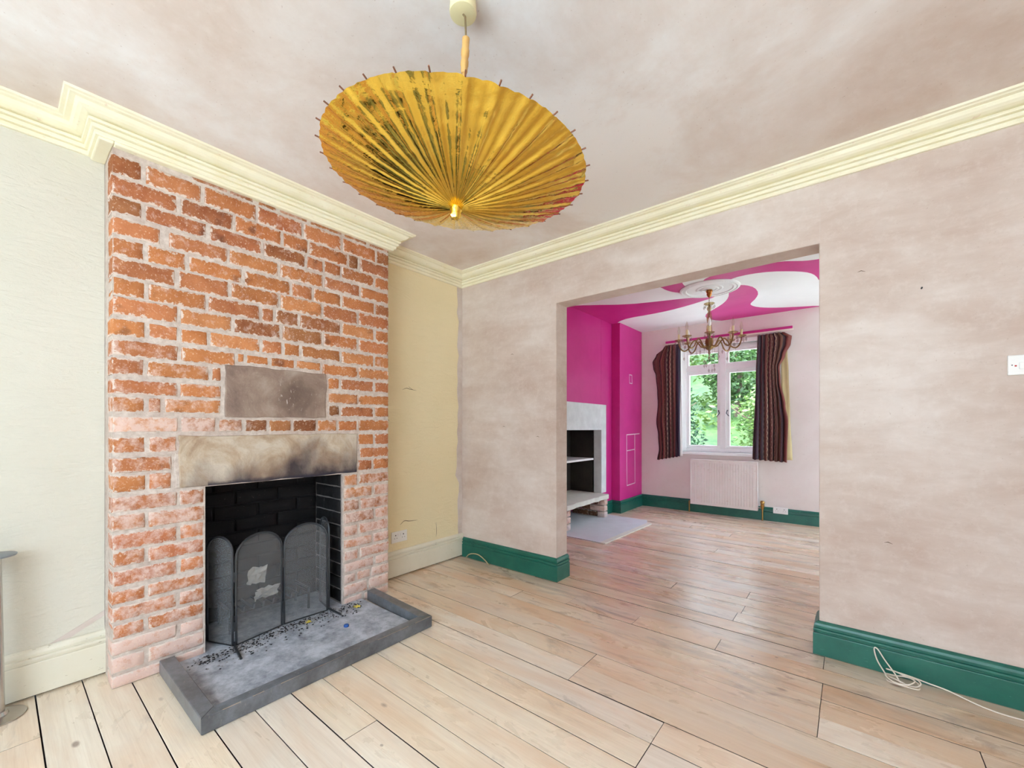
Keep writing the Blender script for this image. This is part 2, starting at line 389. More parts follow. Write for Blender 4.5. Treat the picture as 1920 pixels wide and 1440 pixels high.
# ------------------------------------------------------------------ helpers: geometry
class MB:
    def __init__(s): s.v = []; s.f = []; s.uv = None
    def add(s, vs, fs):
        o = len(s.v); s.v += [tuple(p) for p in vs]; s.f += [tuple(i+o for i in f) for f in fs]; return s
    def box(s, x0, y0, z0, x1, y1, z1):
        vs = [(x0,y0,z0),(x1,y0,z0),(x1,y1,z0),(x0,y1,z0),(x0,y0,z1),(x1,y0,z1),(x1,y1,z1),(x0,y1,z1)]
        return s.add(vs, [(0,3,2,1),(4,5,6,7),(0,1,5,4),(1,2,6,5),(2,3,7,6),(3,0,4,7)])
    def prism(s, poly, axis, a, b):
        # poly: 2D points; extruded along axis between a and b
        n = len(poly)
        def P(p, h):
            return {'x': (h, p[0], p[1]), 'y': (p[0], h, p[1]), 'z': (p[0], p[1], h)}[axis]
        vs = [P(p, a) for p in poly] + [P(p, b) for p in poly]
        fs = [tuple(range(n)), tuple(range(2*n-1, n-1, -1))] + [(i, n+i, n+(i+1) % n, (i+1) % n) for i in range(n)]
        return s.add(vs, fs)
    def lathe(s, prof, c=(0,0,0), n=24, cap=True):
        m = len(prof); vs = []; fs = []
        for r, z in prof:
            for k in range(n):
                a = 2*PI*k/n; vs.append((c[0]+r*math.cos(a), c[1]+r*math.sin(a), c[2]+z))
        for i in range(m-1):
            for k in range(n):
                fs.append((i*n+k, i*n+(k+1) % n, (i+1)*n+(k+1) % n, (i+1)*n+k))
        if cap: fs.append(tuple(range(n-1, -1, -1))); fs.append(tuple((m-1)*n+k for k in range(n)))
        return s.add(vs, fs)
    def tube(s, pts, r, n=8, closed=False):
        pts = [Vector(p) for p in pts]; m = len(pts); vs = []; fs = []
        up = Vector((0, 0, 1)); prev = None
        for i, p in enumerate(pts):
            a = pts[(i-1) % m] if closed or i > 0 else p; b = pts[(i+1) % m] if closed or i < m-1 else p
            d = (b-a).normalized() if (b-a).length > 1e-9 else Vector((0,0,1))
            if prev is None:
                q = up if abs(d.z) < .95 else Vector((1, 0, 0)); e = d.cross(q).normalized()
            else:
                e = (prev - d*prev.dot(d)).normalized()
            prev = e; f = d.cross(e); rr = r[i] if isinstance(r, (list, tuple)) else r
            for k in range(n):
                t = 2*PI*k/n; vs.append(p + e*(rr*math.cos(t)) + f*(rr*math.sin(t)))
        for i in range(m if closed else m-1):
            j = (i+1) % m
            for k in range(n): fs.append((i*n+k, i*n+(k+1) % n, j*n+(k+1) % n, j*n+k))
        if not closed: fs.append(tuple(range(n-1, -1, -1))); fs.append(tuple((m-1)*n+k for k in range(n)))
        return s.add(vs, fs)
    def sweep(s, path, prof):
        # path: XY polyline with the room on its right hand; prof: closed (distance, z) outline
        n = len(path); P = [Vector(p) for p in path]; offs = []
        nr = []
        for i in range(n-1):
            d = (P[i+1]-P[i]).normalized(); nr.append(Vector((d.y, -d.x)))
        for i in range(n):
            if i == 0: offs.append(nr[0])
            elif i == n-1: offs.append(nr[-1])
            else:
                a, b = nr[i-1], nr[i]; offs.append((a+b)/(1+a.dot(b)))
        m = len(prof); vs = []; fs = []
        for i in range(n):
            for d, z in prof:
                q = P[i]+offs[i]*d; vs.append((q.x, q.y, z))
        for i in range(n-1):
            for k in range(m):
                fs.append((i*m+k, i*m+(k+1) % m, (i+1)*m+(k+1) % m, (i+1)*m+k))
        fs.append(tuple(range(m))); fs.append(tuple((n-1)*m+k for k in range(m-1, -1, -1)))
        return s.add(vs, fs)
    def octa(s, c, rx, rz):
        x, y, z = c
        return s.add([(x+rx,y,z),(x,y+rx,z),(x-rx,y,z),(x,y-rx,z),(x,y,z+rz),(x,y,z-rz)],
                     [(0,1,4),(1,2,4),(2,3,4),(3,0,4),(1,0,5),(2,1,5),(3,2,5),(0,3,5)])
    def mesh(s, name):
        m = D.meshes.new(name); m.from_pydata(s.v, [], s.f); m.update()
        bm = bmesh.new(); bm.from_mesh(m); bmesh.ops.recalc_face_normals(bm, faces=bm.faces); bm.to_mesh(m); bm.free()
        return m
    def build(s, name, mat, parent=None, smooth=False, bevel=0, loc=None):
        m = s.mesh(name)
        o = D.objects.new(name, m); COL.objects.link(o)
        if mat: m.materials.append(MAT[mat])
        if smooth:
            m.polygons.foreach_set('use_smooth', [True]*len(m.polygons))
            try: m.set_sharp_from_angle(angle=math.radians(40))
            except Exception: pass
        if bevel:
            b = o.modifiers.new('bevel', 'BEVEL'); b.width = bevel; b.segments = 2; b.limit_method = 'ANGLE'
        if parent: attach(o, parent)
        return o
def spline(pts, n=10):
    P = [Vector(p) for p in pts]; P = [P[0]*2-P[1]]+P+[P[-1]*2-P[-2]]; out = []
    for i in range(1, len(P)-2):
        for k in range(n):
            t = k/n; a, b, c, d = P[i-1], P[i], P[i+1], P[i+2]
            out.append(.5*((2*b)+(-a+c)*t+(2*a-5*b+4*c-d)*t*t+(-a+3*b-3*c+d)*t**3))
    out.append(P[-2]); return out
def attach(o, parent):
    o.parent = parent
    if parent.type == 'EMPTY' or parent.matrix_world:
        bpy_loc = Matrix.Translation(world_loc(parent))
        o.matrix_parent_inverse = bpy_loc.inverted()
def world_loc(o):
    # parents here are only ever translated; parts are modelled in world coordinates
    p = o.location.copy()
    while o.parent:
        p = o.matrix_parent_inverse @ p
        o = o.parent; p = p + o.location
    return p
def tag(o, label=None, cat=None, group=None, kind=None):
    if label: o['label'] = label
    if cat: o['category'] = cat
    if group: o['group'] = group
    if kind: o['kind'] = kind
    return o
def thing(name, label, cat, loc=(0,0,0), group=None, kind=None):
    o = D.objects.new(name, None); COL.objects.link(o); o.location = loc; o.empty_display_size = .05
    return tag(o, label, cat, group, kind)
def struct(o, label, cat='wall'):
    return tag(o, label, cat, None, 'structure')

# ================================================================== THE ROOMS
ZC = 2.56; ZF = 2.60          # ceilings: front room, far room
XL = -2.79; YP = 2.71; TP = .155; XR = 1.4; YF = 6.14
OX0, OX1, OZ = -1.761, -.134, 2.13
PX = -2.585; BX = -2.465; BY = 5.38     # far room: pink wall, boxed corner

# front wall with its window opening (behind the camera)
m = MB()
m.box(XL-.15, FY-.2, 0, FW[0], FY, 2.75); m.box(FW[1], FY-.2, 0, XR+.15, FY, 2.75)
m.box(FW[0], FY-.2, 0, FW[1], FY, FW[2]); m.box(FW[0], FY-.2, FW[3], FW[1], FY, 2.75)
struct(m.build('wall_front', 'white_ceiling'), 'white painted wall around the wide front window')
m = MB().box(XR, FY, 0, XR+.15, SW[0], 2.75).box(XR, SW[1], 0, XR+.15, YF, 2.75).box(XR, SW[0], 0, XR+.15, SW[1], SW[2]).box(XR, SW[0], SW[3], XR+.15, SW[1], 2.75)
struct(m.build('wall_right', 'plaster_wall'), 'bare plaster wall along the side opposite the fireplaces')
m = MB().box(XL-.15, FY, 0, XL, .333, 2.75)
struct(m.build('wall_left', 'cream_paper'), 'cream textured wallpaper wall on the window side of the brick chimney breast')
m = MB().box(XL-.15, 1.773, 0, XL, YP, 2.75)
struct(m.build('wall_recess', 'shaded_cream_paper'), 'cream textured wallpaper wall, shade-tinted yellow, in the recess beside the wide opening')
# torn paper strip in the recess corner shows plaster
pts = [(YP, .2)]
r2 = random.Random(3)
zs = [.2+.0775*i for i in range(30)]
left = [(YP-.052-r2.uniform(-.012, .016)-(.02 if 6 < i < 10 else 0), z) for i, z in enumerate(zs)]
m = MB().prism([(YP-.001, zs[0])] + [(YP-.001, zs[-1])] + left[::-1], 'x', XL-.001, XL+.0025)
m.build('torn_paper_patch', 'plaster_reveal', D.objects['wall_recess'])
# tears and scuffs in the papered walls
simple('tear_dark', (96, 76, 52), .9)
def tear(pts, par, r=.0014, mat='tear_dark'):
    q_ = spline(pts, 5); MB().tube(q_, [r*(.25+.75*math.sin(PI*i_/(len(q_)-1))) for i_ in range(len(q_))], 5).build('surface_tear', mat, par)
wr = D.objects['wall_recess']; X_ = XL+.0005
tear([(X_, 2.05, 1.475), (X_, 2.09, 1.49), (X_, 2.13, 1.483), (X_, 2.19, 1.478)], wr, .002)
tear([(X_, 2.11, 1.505), (X_, 2.14, 1.487), (X_, 2.155, 1.483)], wr)
tear([(X_, 2.03, .40), (X_, 2.07, .425), (X_, 2.12, .415), (X_, 2.20, .410)], wr, .0025)
tear([(X_, 1.92, 1.24), (X_, 1.925, 1.22)], wr)
tear([(X_, 2.40, .36), (X_, 2.405, .28), (X_, 2.40, .23)], wr)
MB().prism([(.15, .206), (.333, .30), (.333, .275), (.26, .236), (.22, .212)], 'x', XL-.001, XL+.002).build('torn_paper_patch', 'plaster_reveal', D.objects['wall_left'])
# dividing wall with the wide opening
U = [(XL-.15, 0), (OX0, 0), (OX0, OZ-.004), (OX1, OZ+.006), (OX1, 0), (XR+.15, 0), (XR+.15, 2.75), (XL-.15, 2.75)]
m = MB().prism(U, 'y', YP, YP+TP)
wb = struct(m.build('wall_back', 'plaster_wall', bevel=.004), 'pinkish bare plaster dividing wall with a wide square opening into the next room')
for pts_ in ([(OX1+.002, YP-.0003, 2.15), (OX1+.004, YP-.0003, 2.28), (OX1+.001, YP-.0003, 2.44)], [(OX0, YP-.0003, 2.14), (OX0-.004, YP-.0003, 2.3), (OX0-.002, YP-.0003, 2.45)]):
    MB().tube(pts_, [.0006, .0011, .0006], 5).build('plaster_crack', 'plaster_reveal', wb)
for x_, z_ in ((-2.21, 1.78), (-1.95, 1.1), (.02, 1.95), (.12, .62), (-2.3, 1.18)):
    MB().tube([(x_, YP-.0003, z_), (x_+.014, YP-.0003, z_+.004), (x_+.03, YP-.0003, z_-.003)], [.0006, .002, .0006], 5).build('surface_tear', 'tear_dark', wb)
# far room walls
m = MB().box(PX-.5, YP+TP, 0, PX, 3.98, 2.75).box(PX-.5, 5.06, 0, PX, BY, 2.75).box(PX-.5, 3.98, 1.3, PX, 5.06, 2.75)
m.box(PX-.5, BY, 0, BX, YF+.25, 2.75)
wf = struct(m.build('wall_pink', 'pink_paint', bevel=.006), 'bright pink painted wall of the far room with a boxed corner')
WX0, WX1, WZ0, WZ1 = -1.89, -.81, .83, 2.28
m = MB()
m.box(BX, YF, 0, WX0, YF+.25, 2.75).box(WX1, YF, 0, XR+.15, YF+.25, 2.75).box(WX0, YF, 0, WX1, YF+.25, WZ0).box(WX0, YF, WZ1, WX1, YF+.25, 2.75)
struct(m.build('wall_far', 'far_wall'), 'pale plaster wall around the far window')
# ceilings
m = MB().box(XL-.15, FY, ZC, XR, YP, ZC+.1)
struct(m.build('ceiling', 'plaster_ceiling'), 'bare patchy plaster ceiling of the front room', 'ceiling')
m = MB().box(PX-.5, YP+TP, ZF, XR, YF, ZF+.1)
cf = struct(m.build('ceiling_far', 'white_ceiling'), 'white ceiling of the far room painted with pink swirls', 'ceiling')

def smoothpoly(pts, it=2):
    for _ in range(it):
        q = []
        for i, p in enumerate(pts):
            b = pts[(i+1) % len(pts)]
            q.append((.75*p[0]+.25*b[0], .75*p[1]+.25*b[1])); q.append((.25*p[0]+.75*b[0], .25*p[1]+.75*b[1]))
        pts = q
    return pts
def swirl(free, fixed, z=ZF):
    # free: smoothed outline points; fixed: straight points against a wall
    q = [free[0]]
    for i in range(len(free)-1):
        a, b = free[i], free[i+1]
        q.append((.75*a[0]+.25*b[0], .75*a[1]+.25*b[1])); q.append((.25*a[0]+.75*b[0], .25*a[1]+.75*b[1]))
    q.append(free[-1])
    bm = bmesh.new()
    vs = [bm.verts.new((x, y, z-.0012)) for x, y in q+fixed]
    f = bm.faces.new(vs); r = bmesh.ops.extrude_face_region(bm, geom=[f])
    bmesh.ops.translate(bm, verts=[e for e in r['geom'] if isinstance(e, bmesh.types.BMVert)], vec=(0, 0, .0016))
    bmesh.ops.recalc_face_normals(bm, faces=bm.faces); bmesh.ops.triangulate(bm, faces=bm.faces)
    me = D.meshes.new('painted_swirl'); bm.to_mesh(me); bm.free(); me.materials.append(MAT['pink_paint'])
    o = D.objects.new('painted_swirl', me); COL.objects.link(o); attach(o, cf)
swirl([(-2.585, 4.26), (-2.405, 4.361), (-2.023, 4.635), (-1.739, 4.729), (-1.462, 4.804), (-1.334, 4.862), (-1.16, 4.86), (-1.16, 4.96), (-1.267, 5.013), (-1.478, 5.112), (-1.742, 5.194), (-2.006, 5.221), (-2.276, 5.216), (-2.44, 5.30), (-2.50, 5.38)], [(-2.585, 5.38)])
swirl([(-1.75, 3.5), (-1.6, 4.0), (-1.514, 4.27), (-1.503, 4.4), (-1.469, 4.507), (-1.41, 4.589), (-1.25, 4.6), (-1.25, 4.5), (-1.311, 4.419), (-1.313, 4.338), (-1.29, 4.2), (-1.2, 3.9), (-1.3, 3.4)], [])
swirl([(-1.15, 4.42), (-1.122, 4.318), (-1.03, 4.25), (-.78, 4.18), (-.469, 4.258), (-.387, 4.317), (-.314, 4.372), (-.217, 4.402), (.1, 4.42), (.4, 4.6), (.5, 4.95), (.3, 5.3), (.0, 5.35), (-.2, 5.2), (-.253, 5.023), (-.258, 4.923), (-.282, 4.79), (-.336, 4.679), (-.431, 4.581), (-.577, 4.471), (-.734, 4.423), (-.885, 4.438), (-1.0, 4.55)], [])
swirl([(-.3, 6.135), (-.3, 6.09), (-.561, 5.963), (-.754, 5.844), (-.876, 5.709), (-.923, 5.563), (-.907, 5.471), (-.827, 5.306), (-.771, 5.108), (-.773, 4.882), (-.824, 4.751), (-.887, 4.694), (-1.0, 4.66), (-1.05, 4.75), (-.986, 4.819), (-1.012, 4.883), (-1.05, 5.062), (-1.132, 5.255), (-1.26, 5.434), (-1.419, 5.614), (-1.486, 5.813), (-1.442, 6.02), (-1.36, 6.135)], [])

# floor: dark void under separate boards
m = MB().box(XL-.15, FY, -.1, XR, YF, -.022)
fl = struct(m.build('floor', 'subfloor_dark'), 'worn pale pine floorboards running through both rooms', 'floor')
JO = [-2.40, -1.945, -1.485, -1.025, -.565, -.105, .36, .82]
known = {16: [-1.025, -.565, -1.485], 21: [-1.03], 20: [-.547], 17: [-.11], 15: [-.105, -1.84], 13: [-.104], 9: [-.583], 12: [-1.03], 29: [-1.008], 10: [-.583], 11: [-1.03]}
tones = [(242, 231, 212), (239, 224, 200), (245, 237, 222), (235, 220, 196), (241, 228, 207), (233, 221, 204)]
y0 = .1125; PITCH = .1428
def board(xa, xb, ya, yb, tone, al):
    mm = MB(); e = .0005; dz = R.uniform(-.0015, .0008)
    xa += .0012; xb -= .0012; ya += .0006+.0030*R.random()**2; yb -= .0006+.0030*R.random()**2
    vs = [(xa, ya, -.022), (xb, ya, -.022), (xb, yb, -.022), (xa, yb, -.022), (xa, ya, dz-e), (xb, ya, dz-e), (xb, yb, dz-e), (xa, yb, dz-e), (xa+e, ya+e, dz), (xb-e, ya+e, dz), (xb-e, yb-e, dz), (xa+e, yb-e, dz)]
    mm.add(vs, [(0,3,2,1),(0,1,5,4),(1,2,6,5),(2,3,7,6),(3,0,4,7),(4,5,9,8),(5,6,10,9),(6,7,11,10),(7,4,8,11),(8,9,10,11)])
    o = mm.build('floorboard', 'floorboard', fl); k = R.uniform(.93, 1.05)
    o.color = (*[min(1, c*k) for c in lin(tone)], al)
k = -8
while True:
    ya = y0+PITCH*k; yb = ya+PITCH
    if ya >= YF: break
    ya = max(ya, FY); yb = min(yb, YF)
    xs = list(known.get(k, []))
    far = ya > YP
    if not xs: xs = sorted(R.sample(JO, R.choice([1, 1, 2]))) if R.random() < (.55 if not far else .6) else [R.choice([.82, .36, -2.4])]
    x0b = XL if ya < YP+TP/2 else PX-.3
    cuts = [x0b]+sorted(xs)+[XR]
    tn = R.choice(tones)
    for a, b in zip(cuts, cuts[1:]):
        t_ = tn if R.random() < .5 else R.choice(tones)
        bw = min(1, max(0, (ya-1.1+R.uniform(-.25, .25))/1.3))      # boards get browner towards the opening
        t_ = tuple(int(c*(1-bw*f)) for c, f in zip(t_, (.085, .12, .145)))
        board(a, b, ya, yb, t_, (.15+.85*bw)*R.uniform(.6, 1.0))
    k += 1

# cornice
prof = [(0, 2.450), (.012, 2.450), (.016, 2.455), (.016, 2.468), (.010, 2.471), (.024, 2.473), (.027, 2.478), (.027, 2.489), (.020, 2.492), (.036, 2.494), (.039, 2.499), (.037, 2.506), (.024, 2.509), (.024, 2.513), (.040, 2.515), (.058, 2.520), (.070, 2.528), (.078, 2.539), (.078, 2.543), (.096, 2.545), (.100, 2.549), (.112, 2.551), (.115, 2.56), (0, 2.56)]
path = [(XL, FY), (XL, .288), (-2.557, .288), (-2.557, 1.80), (XL, 1.80), (XL, YP), (XR, YP)]
o = MB().sweep(path, prof).build('trim_1', 'cornice_cream')
struct(o, 'cream plaster cornice running round the front room ceiling', 'cornice')
# flat band under the cornice on the chimney breast
m = MB().box(XL, .284, 2.436, -2.547, .335, 2.453).box(-2.60, .335, 2.436, -2.547, 1.772, 2.453).box(XL, 1.772, 2.436, -2.547, 1.80, 2.453)
m.build('cornice_band', 'cornice_cream', o, bevel=.006)

# skirtings
def skirt(path, h, name, mat, label, z0=0):
    p = [(0, z0), (.025, z0), (.025, h-.062), (.0235, h-.059), (.017, h-.058), (.017, h-.052), (.0235, h-.050), (.0245, h-.044), (.0235, h-.036), (.015, h-.034), (.015, h-.029), (.020, h-.027), (.020, h-.020), (.016, h-.010), (.010, h-.003), (.004, h), (0, h)]
    return struct(MB().sweep(path, p).build(name, mat), label, 'baseboard')
skirt([(XL, FY), (XL, .335)], .208, 'baseboard_left', 'skirting_cream', 'cream painted skirting below the cream wallpaper', .011)
skirt([(XL, 1.772), (XL, YP)], .205, 'baseboard_recess', 'skirting_cream', 'cream painted skirting in the recess by the double socket', .011)
skirt([(XL+.026, YP), (OX0, YP), (OX0, YP+TP)], .172, 'baseboard_back', 'skirting_green', 'green painted skirting turning into the opening below the plaster pier')
skirt([(OX1, YP+TP), (OX1, YP), (XR, YP)], .170, 'baseboard_back_right', 'skirting_green', 'green painted skirting under the light switch wall')
skirt([(PX, 5.19), (PX, BY), (BX, BY), (BX, YF), (XR, YF)], .168, 'baseboard_far', 'skirting_green', 'dark green skirting under the far window')

# ================================================================== BRICK FIREPLACE
CX_ = -2.575; CY0, CY1 = .330, 1.776
HY0, HY1, HZ = .682, 1.430, .872       # hearth opening
fp = thing('brick_fireplace', 'exposed red brick chimney breast with stone lintel over a black hearth opening', 'fireplace', (-2.68, 1.05, 0))
m = MB()
bx = CX_-.0045; xb = -2.945
m.box(xb, CY0+.004, 0, bx, HY0-.001, ZC-.001); m.box(xb, HY1+.001, 0, bx, CY1-.004, ZC-.001); m.box(xb, HY0-.001, HZ, bx, HY1+.001, ZC-.001)
m.build('mortar_core', 'mortar', fp)
# limewashed footing lumps at the base of the piers
ROWZ = [(2.411,2.323),(2.315,2.232),(2.222,2.148),(2.127,2.052),(2.036,1.957),(1.95,1.866),(1.856,1.778),(1.768,1.689),(1.67,1.598),(1.577,1.507),(1.491,1.419),(1.395,1.332),(1.316,1.249),(1.228,1.154),(1.132,1.06),(1.039,.972),(.958,.885),(.862,.793),(.777,.707),(.694,.623),(.611,.545),(.527,.458),(.438,.379),(.363,.298),(.284,.224),(.207,.150),(.136,.068),(.054,.004)]
JT = {
 1: [0.441, 0.669, 0.921, 1.171, 1.423, 1.675], 2: [0.571, 0.81, 1.056, 1.207, 1.466, 1.544],
 3: [0.438, 0.694, 0.949, 1.192, 1.303, 1.417, 1.665], 4: [0.525, 0.785, 1.038, 1.302, 1.552],
 5: [0.447, 0.606, 0.854, 1.106, 1.233, 1.419, 1.664], 6: [0.564, 0.792, 1.042, 1.293, 1.537],
 7: [0.451, 0.688, 0.939, 1.014, 1.153, 1.419, 1.664], 8: [0.572, 0.804, 1.05, 1.295, 1.537],
 9: [0.45, 0.574, 0.695, 0.943, 1.059, 1.16, 1.416, 1.66], 10: [0.576, 0.82, 0.863, 0.988, 1.13, 1.288, 1.537],
 11: [0.447, 0.704, 0.759, 1.324, 1.408, 1.66], 12: [0.572, 0.757, 1.33, 1.537], 13: [0.45, 0.51, 0.755, 1.333, 1.408, 1.66],
 14: [0.574, 0.733, 0.856, 0.98, 1.111, 1.259, 1.391, 1.536], 15: [0.45, 0.569, 1.534, 1.66], 16: [0.55, 1.541],
 17: [0.452, 0.547, 1.534, 1.647], 18: [0.569, 0.681, 1.432, 1.536], 19: [0.45, 0.681, 1.432, 1.649], 20: [0.569, 0.681, 1.432, 1.55],
 21: [0.45, 0.681, 1.432, 1.66], 22: [0.572, 0.681, 1.432, 1.538], 23: [0.45, 0.681, 1.432, 1.649], 24: [0.569, 0.681, 1.432, 1.544],
 25: [0.45, 0.681, 1.432, 1.66], 26: [0.569, 0.681, 1.432, 1.524, 1.632], 27: [0.45, 0.681, 1.432, 1.612], 28: [0.553, 0.681, 1.432, 1.575]}
GAP = {11: (.757, 1.326), 12: (.755, 1.332), 13: (.753, 1.335), 15: (.567, 1.536), 16: (.548, 1.543), 17: (.545, 1.536)}
for q in range(18, 29): GAP[q] = (.680, 1.433)
DARK = {(1, 0): .7, (3, 0): .55, (2, 5): .4, (2, 1): .8, (3, 3): .62, (5, 7): .6, (1, 6): .6, (6, 6): 1, (7, 4): .55, (8, 2): .62, (8, 3): .55, (9, 6): .7, (13, 4): .4, (14, 2): .75, (14, 3): .42, (14, 4): .6, (14, 5): .45, (7, 5): .62, (20, 3): .6, (21, 3): .66, (3, 6): .8, (4, 4): .95, (6, 2): .8, (26, 3): .6, (25, 3): .9}
def brick(ya, yb, za, zb, col, wash, parent=fp, x=CX_, depth=.105, mat='brick', axis='x'):
    """one hand-made brick with a worn arris; front face towards +x"""
    j = lambda s: R.uniform(-s, s)
    nu = max(2, min(5, int((yb-ya)/.05)+1)); nv = 2
    vs = []; fs = []; face = x+j(.0022)
    tilt = j(.003)
    for b in range(nv+3):
        for a in range(nu+3):
            fa = a == 0 or a == nu+2; fb = b == 0 or b == nv+2
            ua = 0 if a <= 0 else 1 if a >= nu+2 else (a-1)/nu
            ub = 0 if b <= 0 else 1 if b >= nv+2 else (b-1)/nv
            y = ya+(yb-ya)*ua; z = za+(zb-za)*ub
            rr = .0055
            if not fa and a == 1: y += rr
            if not fa and a == nu+1: y -= rr
            if not fb and b == 1: z += rr
            if not fb and b == nv+1: z -= rr
            xx = face + (ub-.5)*tilt
            if fa or fb: xx -= .006; y += j(.0016); z += j(.0016)
            else: xx += j(.0012); y += j(.001); z += j(.001)
            vs.append((xx, y, z))
    w = nu+3; h = nv+3
    for b in range(h-1):
        for a in range(w-1): fs.append((b*w+a, b*w+a+1, (b+1)*w+a+1, (b+1)*w+a))
    # ring to the back
    ring = [a for a in range(w)] + [b*w+w-1 for b in range(1, h)] + [(h-1)*w+a for a in range(w-2, -1, -1)] + [b*w for b in range(h-2, 0, -1)]
    base = len(vs)
    for i in ring: vs.append((x-depth, vs[i][1], vs[i][2]))
    n = len(ring)
    for i in range(n): fs.append((ring[i], base+i, base+(i+1) % n, ring[(i+1) % n]))
    fs.append(tuple(base+i for i in range(n)))
    cx, cy, cz = x-depth/2, (ya+yb)/2, (za+zb)/2
    if axis == 'y-':   # face towards -y : rotate so that x->-y  (ya,yb given as x range, x given as -y)
        vs = [(v[1], -v[0], v[2]) for v in vs]; cx, cy = cy, -cx
    mm = MB(); mm.add([(v[0]-cx, v[1]-cy, v[2]-cz) for v in vs], fs)
    o = mm.build('brick', mat); o.location = (cx, cy, cz)
    o.parent = parent
    o.matrix_parent_inverse = Matrix.Translation(world_loc(parent)).inverted()
    o.data.polygons.foreach_set('use_smooth', [True]*len(o.data.polygons))
    o.data.set_sharp_from_angle(angle=math.radians(50))
    o.color = (*col, wash)
    return o
BT = [(188, 118, 70), (196, 126, 76), (180, 110, 66), (202, 134, 86), (188, 118, 78), (174, 106, 70)]
for k in range(1, 29):
    zt, zb_ = ROWZ[k-1]
    js = JT[k]; edges = [CY0]+js+[CY1]
    g = GAP.get(k)
    for i, (a, b) in enumerate(zip(edges, edges[1:])):
        if g and (a+b)/2 > g[0] and (a+b)/2 < g[1]: continue
        ja = .0 if a == CY0 else .0062; jb = .0 if b == CY1 else .0062
        ya, yb = a+ja+R.uniform(-.001, .0025), b-jb-R.uniform(-.001, .0025)
        if a == CY0: ya = a + R.uniform(0, .004)
        if b == CY1: yb = b - R.uniform(0, .004)
        za, zb2 = zb_-.0015+R.uniform(-.002, .002), zt+R.uniform(-.002, .002)
        if k == 10 and .75 < (a+b)/2 < 1.33: za = 1.523+R.uniform(0, .006)
        if k == 14 and ya > .7 and yb < 1.53: zb2 -= .008
        if k == 4 and i == 0: yb -= .02
        tone = lin(R.choice(BT)); f = DARK.get((k, i), R.uniform(.88, 1.1))
        # fired-darker, redder bricks high up; rawer pinkish ones low down
        if k <= 3: tone = tuple(c*m_ for c, m_ in zip(tone, (.86, .78, .80)))
        if k >= 20: tone = tuple(c*m_ for c, m_ in zip(tone, (.98, .88, .98)))
        col = tuple(min(1, c*f) for c in tone)
        w = .05+R.uniform(0, .10)
        if 10 <= k <= 19 and yb < .75: w += .16
        if k in (14,) and yb < .9: w += .25
        if k >= 18: w += .10+.024*(k-18) + (.16 if ya > 1.4 else 0)
        if k >= 26 and yb < .7: w += .22
        brick(ya, yb, za, zb2, col, min(w, .75))
# cut top course tucked under the cornice
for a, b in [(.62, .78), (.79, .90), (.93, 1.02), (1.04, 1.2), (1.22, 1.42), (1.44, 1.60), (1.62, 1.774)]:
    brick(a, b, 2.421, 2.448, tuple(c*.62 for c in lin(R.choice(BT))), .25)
# sandstone lintel and plaque
def slab(name, y0, y1, z0, z1, x0, x1, mat, parent, jit=.004, n=14, label=None):
    per = []
    for i in range(n): per.append((y0+(y1-y0)*i/n, z0))
    for i in range(6): per.append((y1, z0+(z1-z0)*i/6))
    for i in range(n): per.append((y1-(y1-y0)*i/n, z1))
    for i in range(6): per.append((y0, z1-(z1-z0)*i/6))
    per = [(a+R.uniform(-jit, jit), b+R.uniform(-jit, jit)) for a, b in per]
    o = MB().prism(per, 'x', x0, x1).build(name, mat, parent, bevel=.005)
    if label: o['label'] = label
    return o
slab('lintel', .572, 1.526, .876, 1.134, -2.70, CX_+.006, 'lintel_stone', fp, .004, label='smoke-stained sandstone lintel')
slab('lintel', .556, .60, .88, 1.05, -2.69, CX_-.001, 'mortar', fp, .004, 4).name = 'mortar_fillet'
slab('stone_plaque', .768, 1.316, 1.232, 1.511, -2.68, CX_+.003, 'plaque_stone', fp, .004, label='brown stone plaque')
# hearth interior
fb = MB().box(xb-.02, HY0, -.02, xb, HY1, HZ+.1).build('firebox', 'soot_mortar', fp, label if False else None) if False else None
m = MB()
m.box(xb-.03, HY0-.04, 0, xb+.004, HY1+.04, 1.3); m.box(xb, HY0-.012, 0, -2.60, HY0+.002, .95); 
m.box(xb, HY0, 1.0, -2.70, HY1, 1.02)
fb = m.build('firebox', 'soot', fp)
MB().box(xb, HY1-.002, 0, -2.60, HY1+.012, .95).build('side_wall', 'soot_mortar', fp)
z = .03; r = 0
while z < .93:
    ys = [HY0, HY0+.13, HY0+.37, HY0+.61, HY1] if r % 2 else [HY0, HY0+.245, HY0+.49, HY1]
    for a, b in zip(ys, ys[1:]):
        brick(a+.005, b-.005, z+.004, z+.079, (.02, .02, .02), 0, fb, xb+.016, .03, 'soot_brick')
    xs = [-2.925, -2.80, -2.60] if r % 2 else [-2.925, -2.70, -2.60]
    for a, b in zip(xs, xs[1:]):
        brick(a+.005, b-.004, z+.004, z+.079, (.05, .04, .04), 0, fb, -(HY1-.012), .02, 'soot_brick', 'y-')
    z += .084; r += 1
# hearth slab
hs = slab('hearth_slab', .55, 1.60, .0, .018, -2.57, -1.96, 'hearth_concrete', fp) if False else None
per = [(-2.94, HY0+.003), (-2.58, HY0+.003), (-2.574, .555), (-1.983, .555), (-1.983, 1.562), (-2.574, 1.562), (-2.58, HY1-.003), (-2.94, HY1-.003)]
MB().prism(per, 'z', .002, .020).build('hearth_slab', 'hearth_concrete', fp)

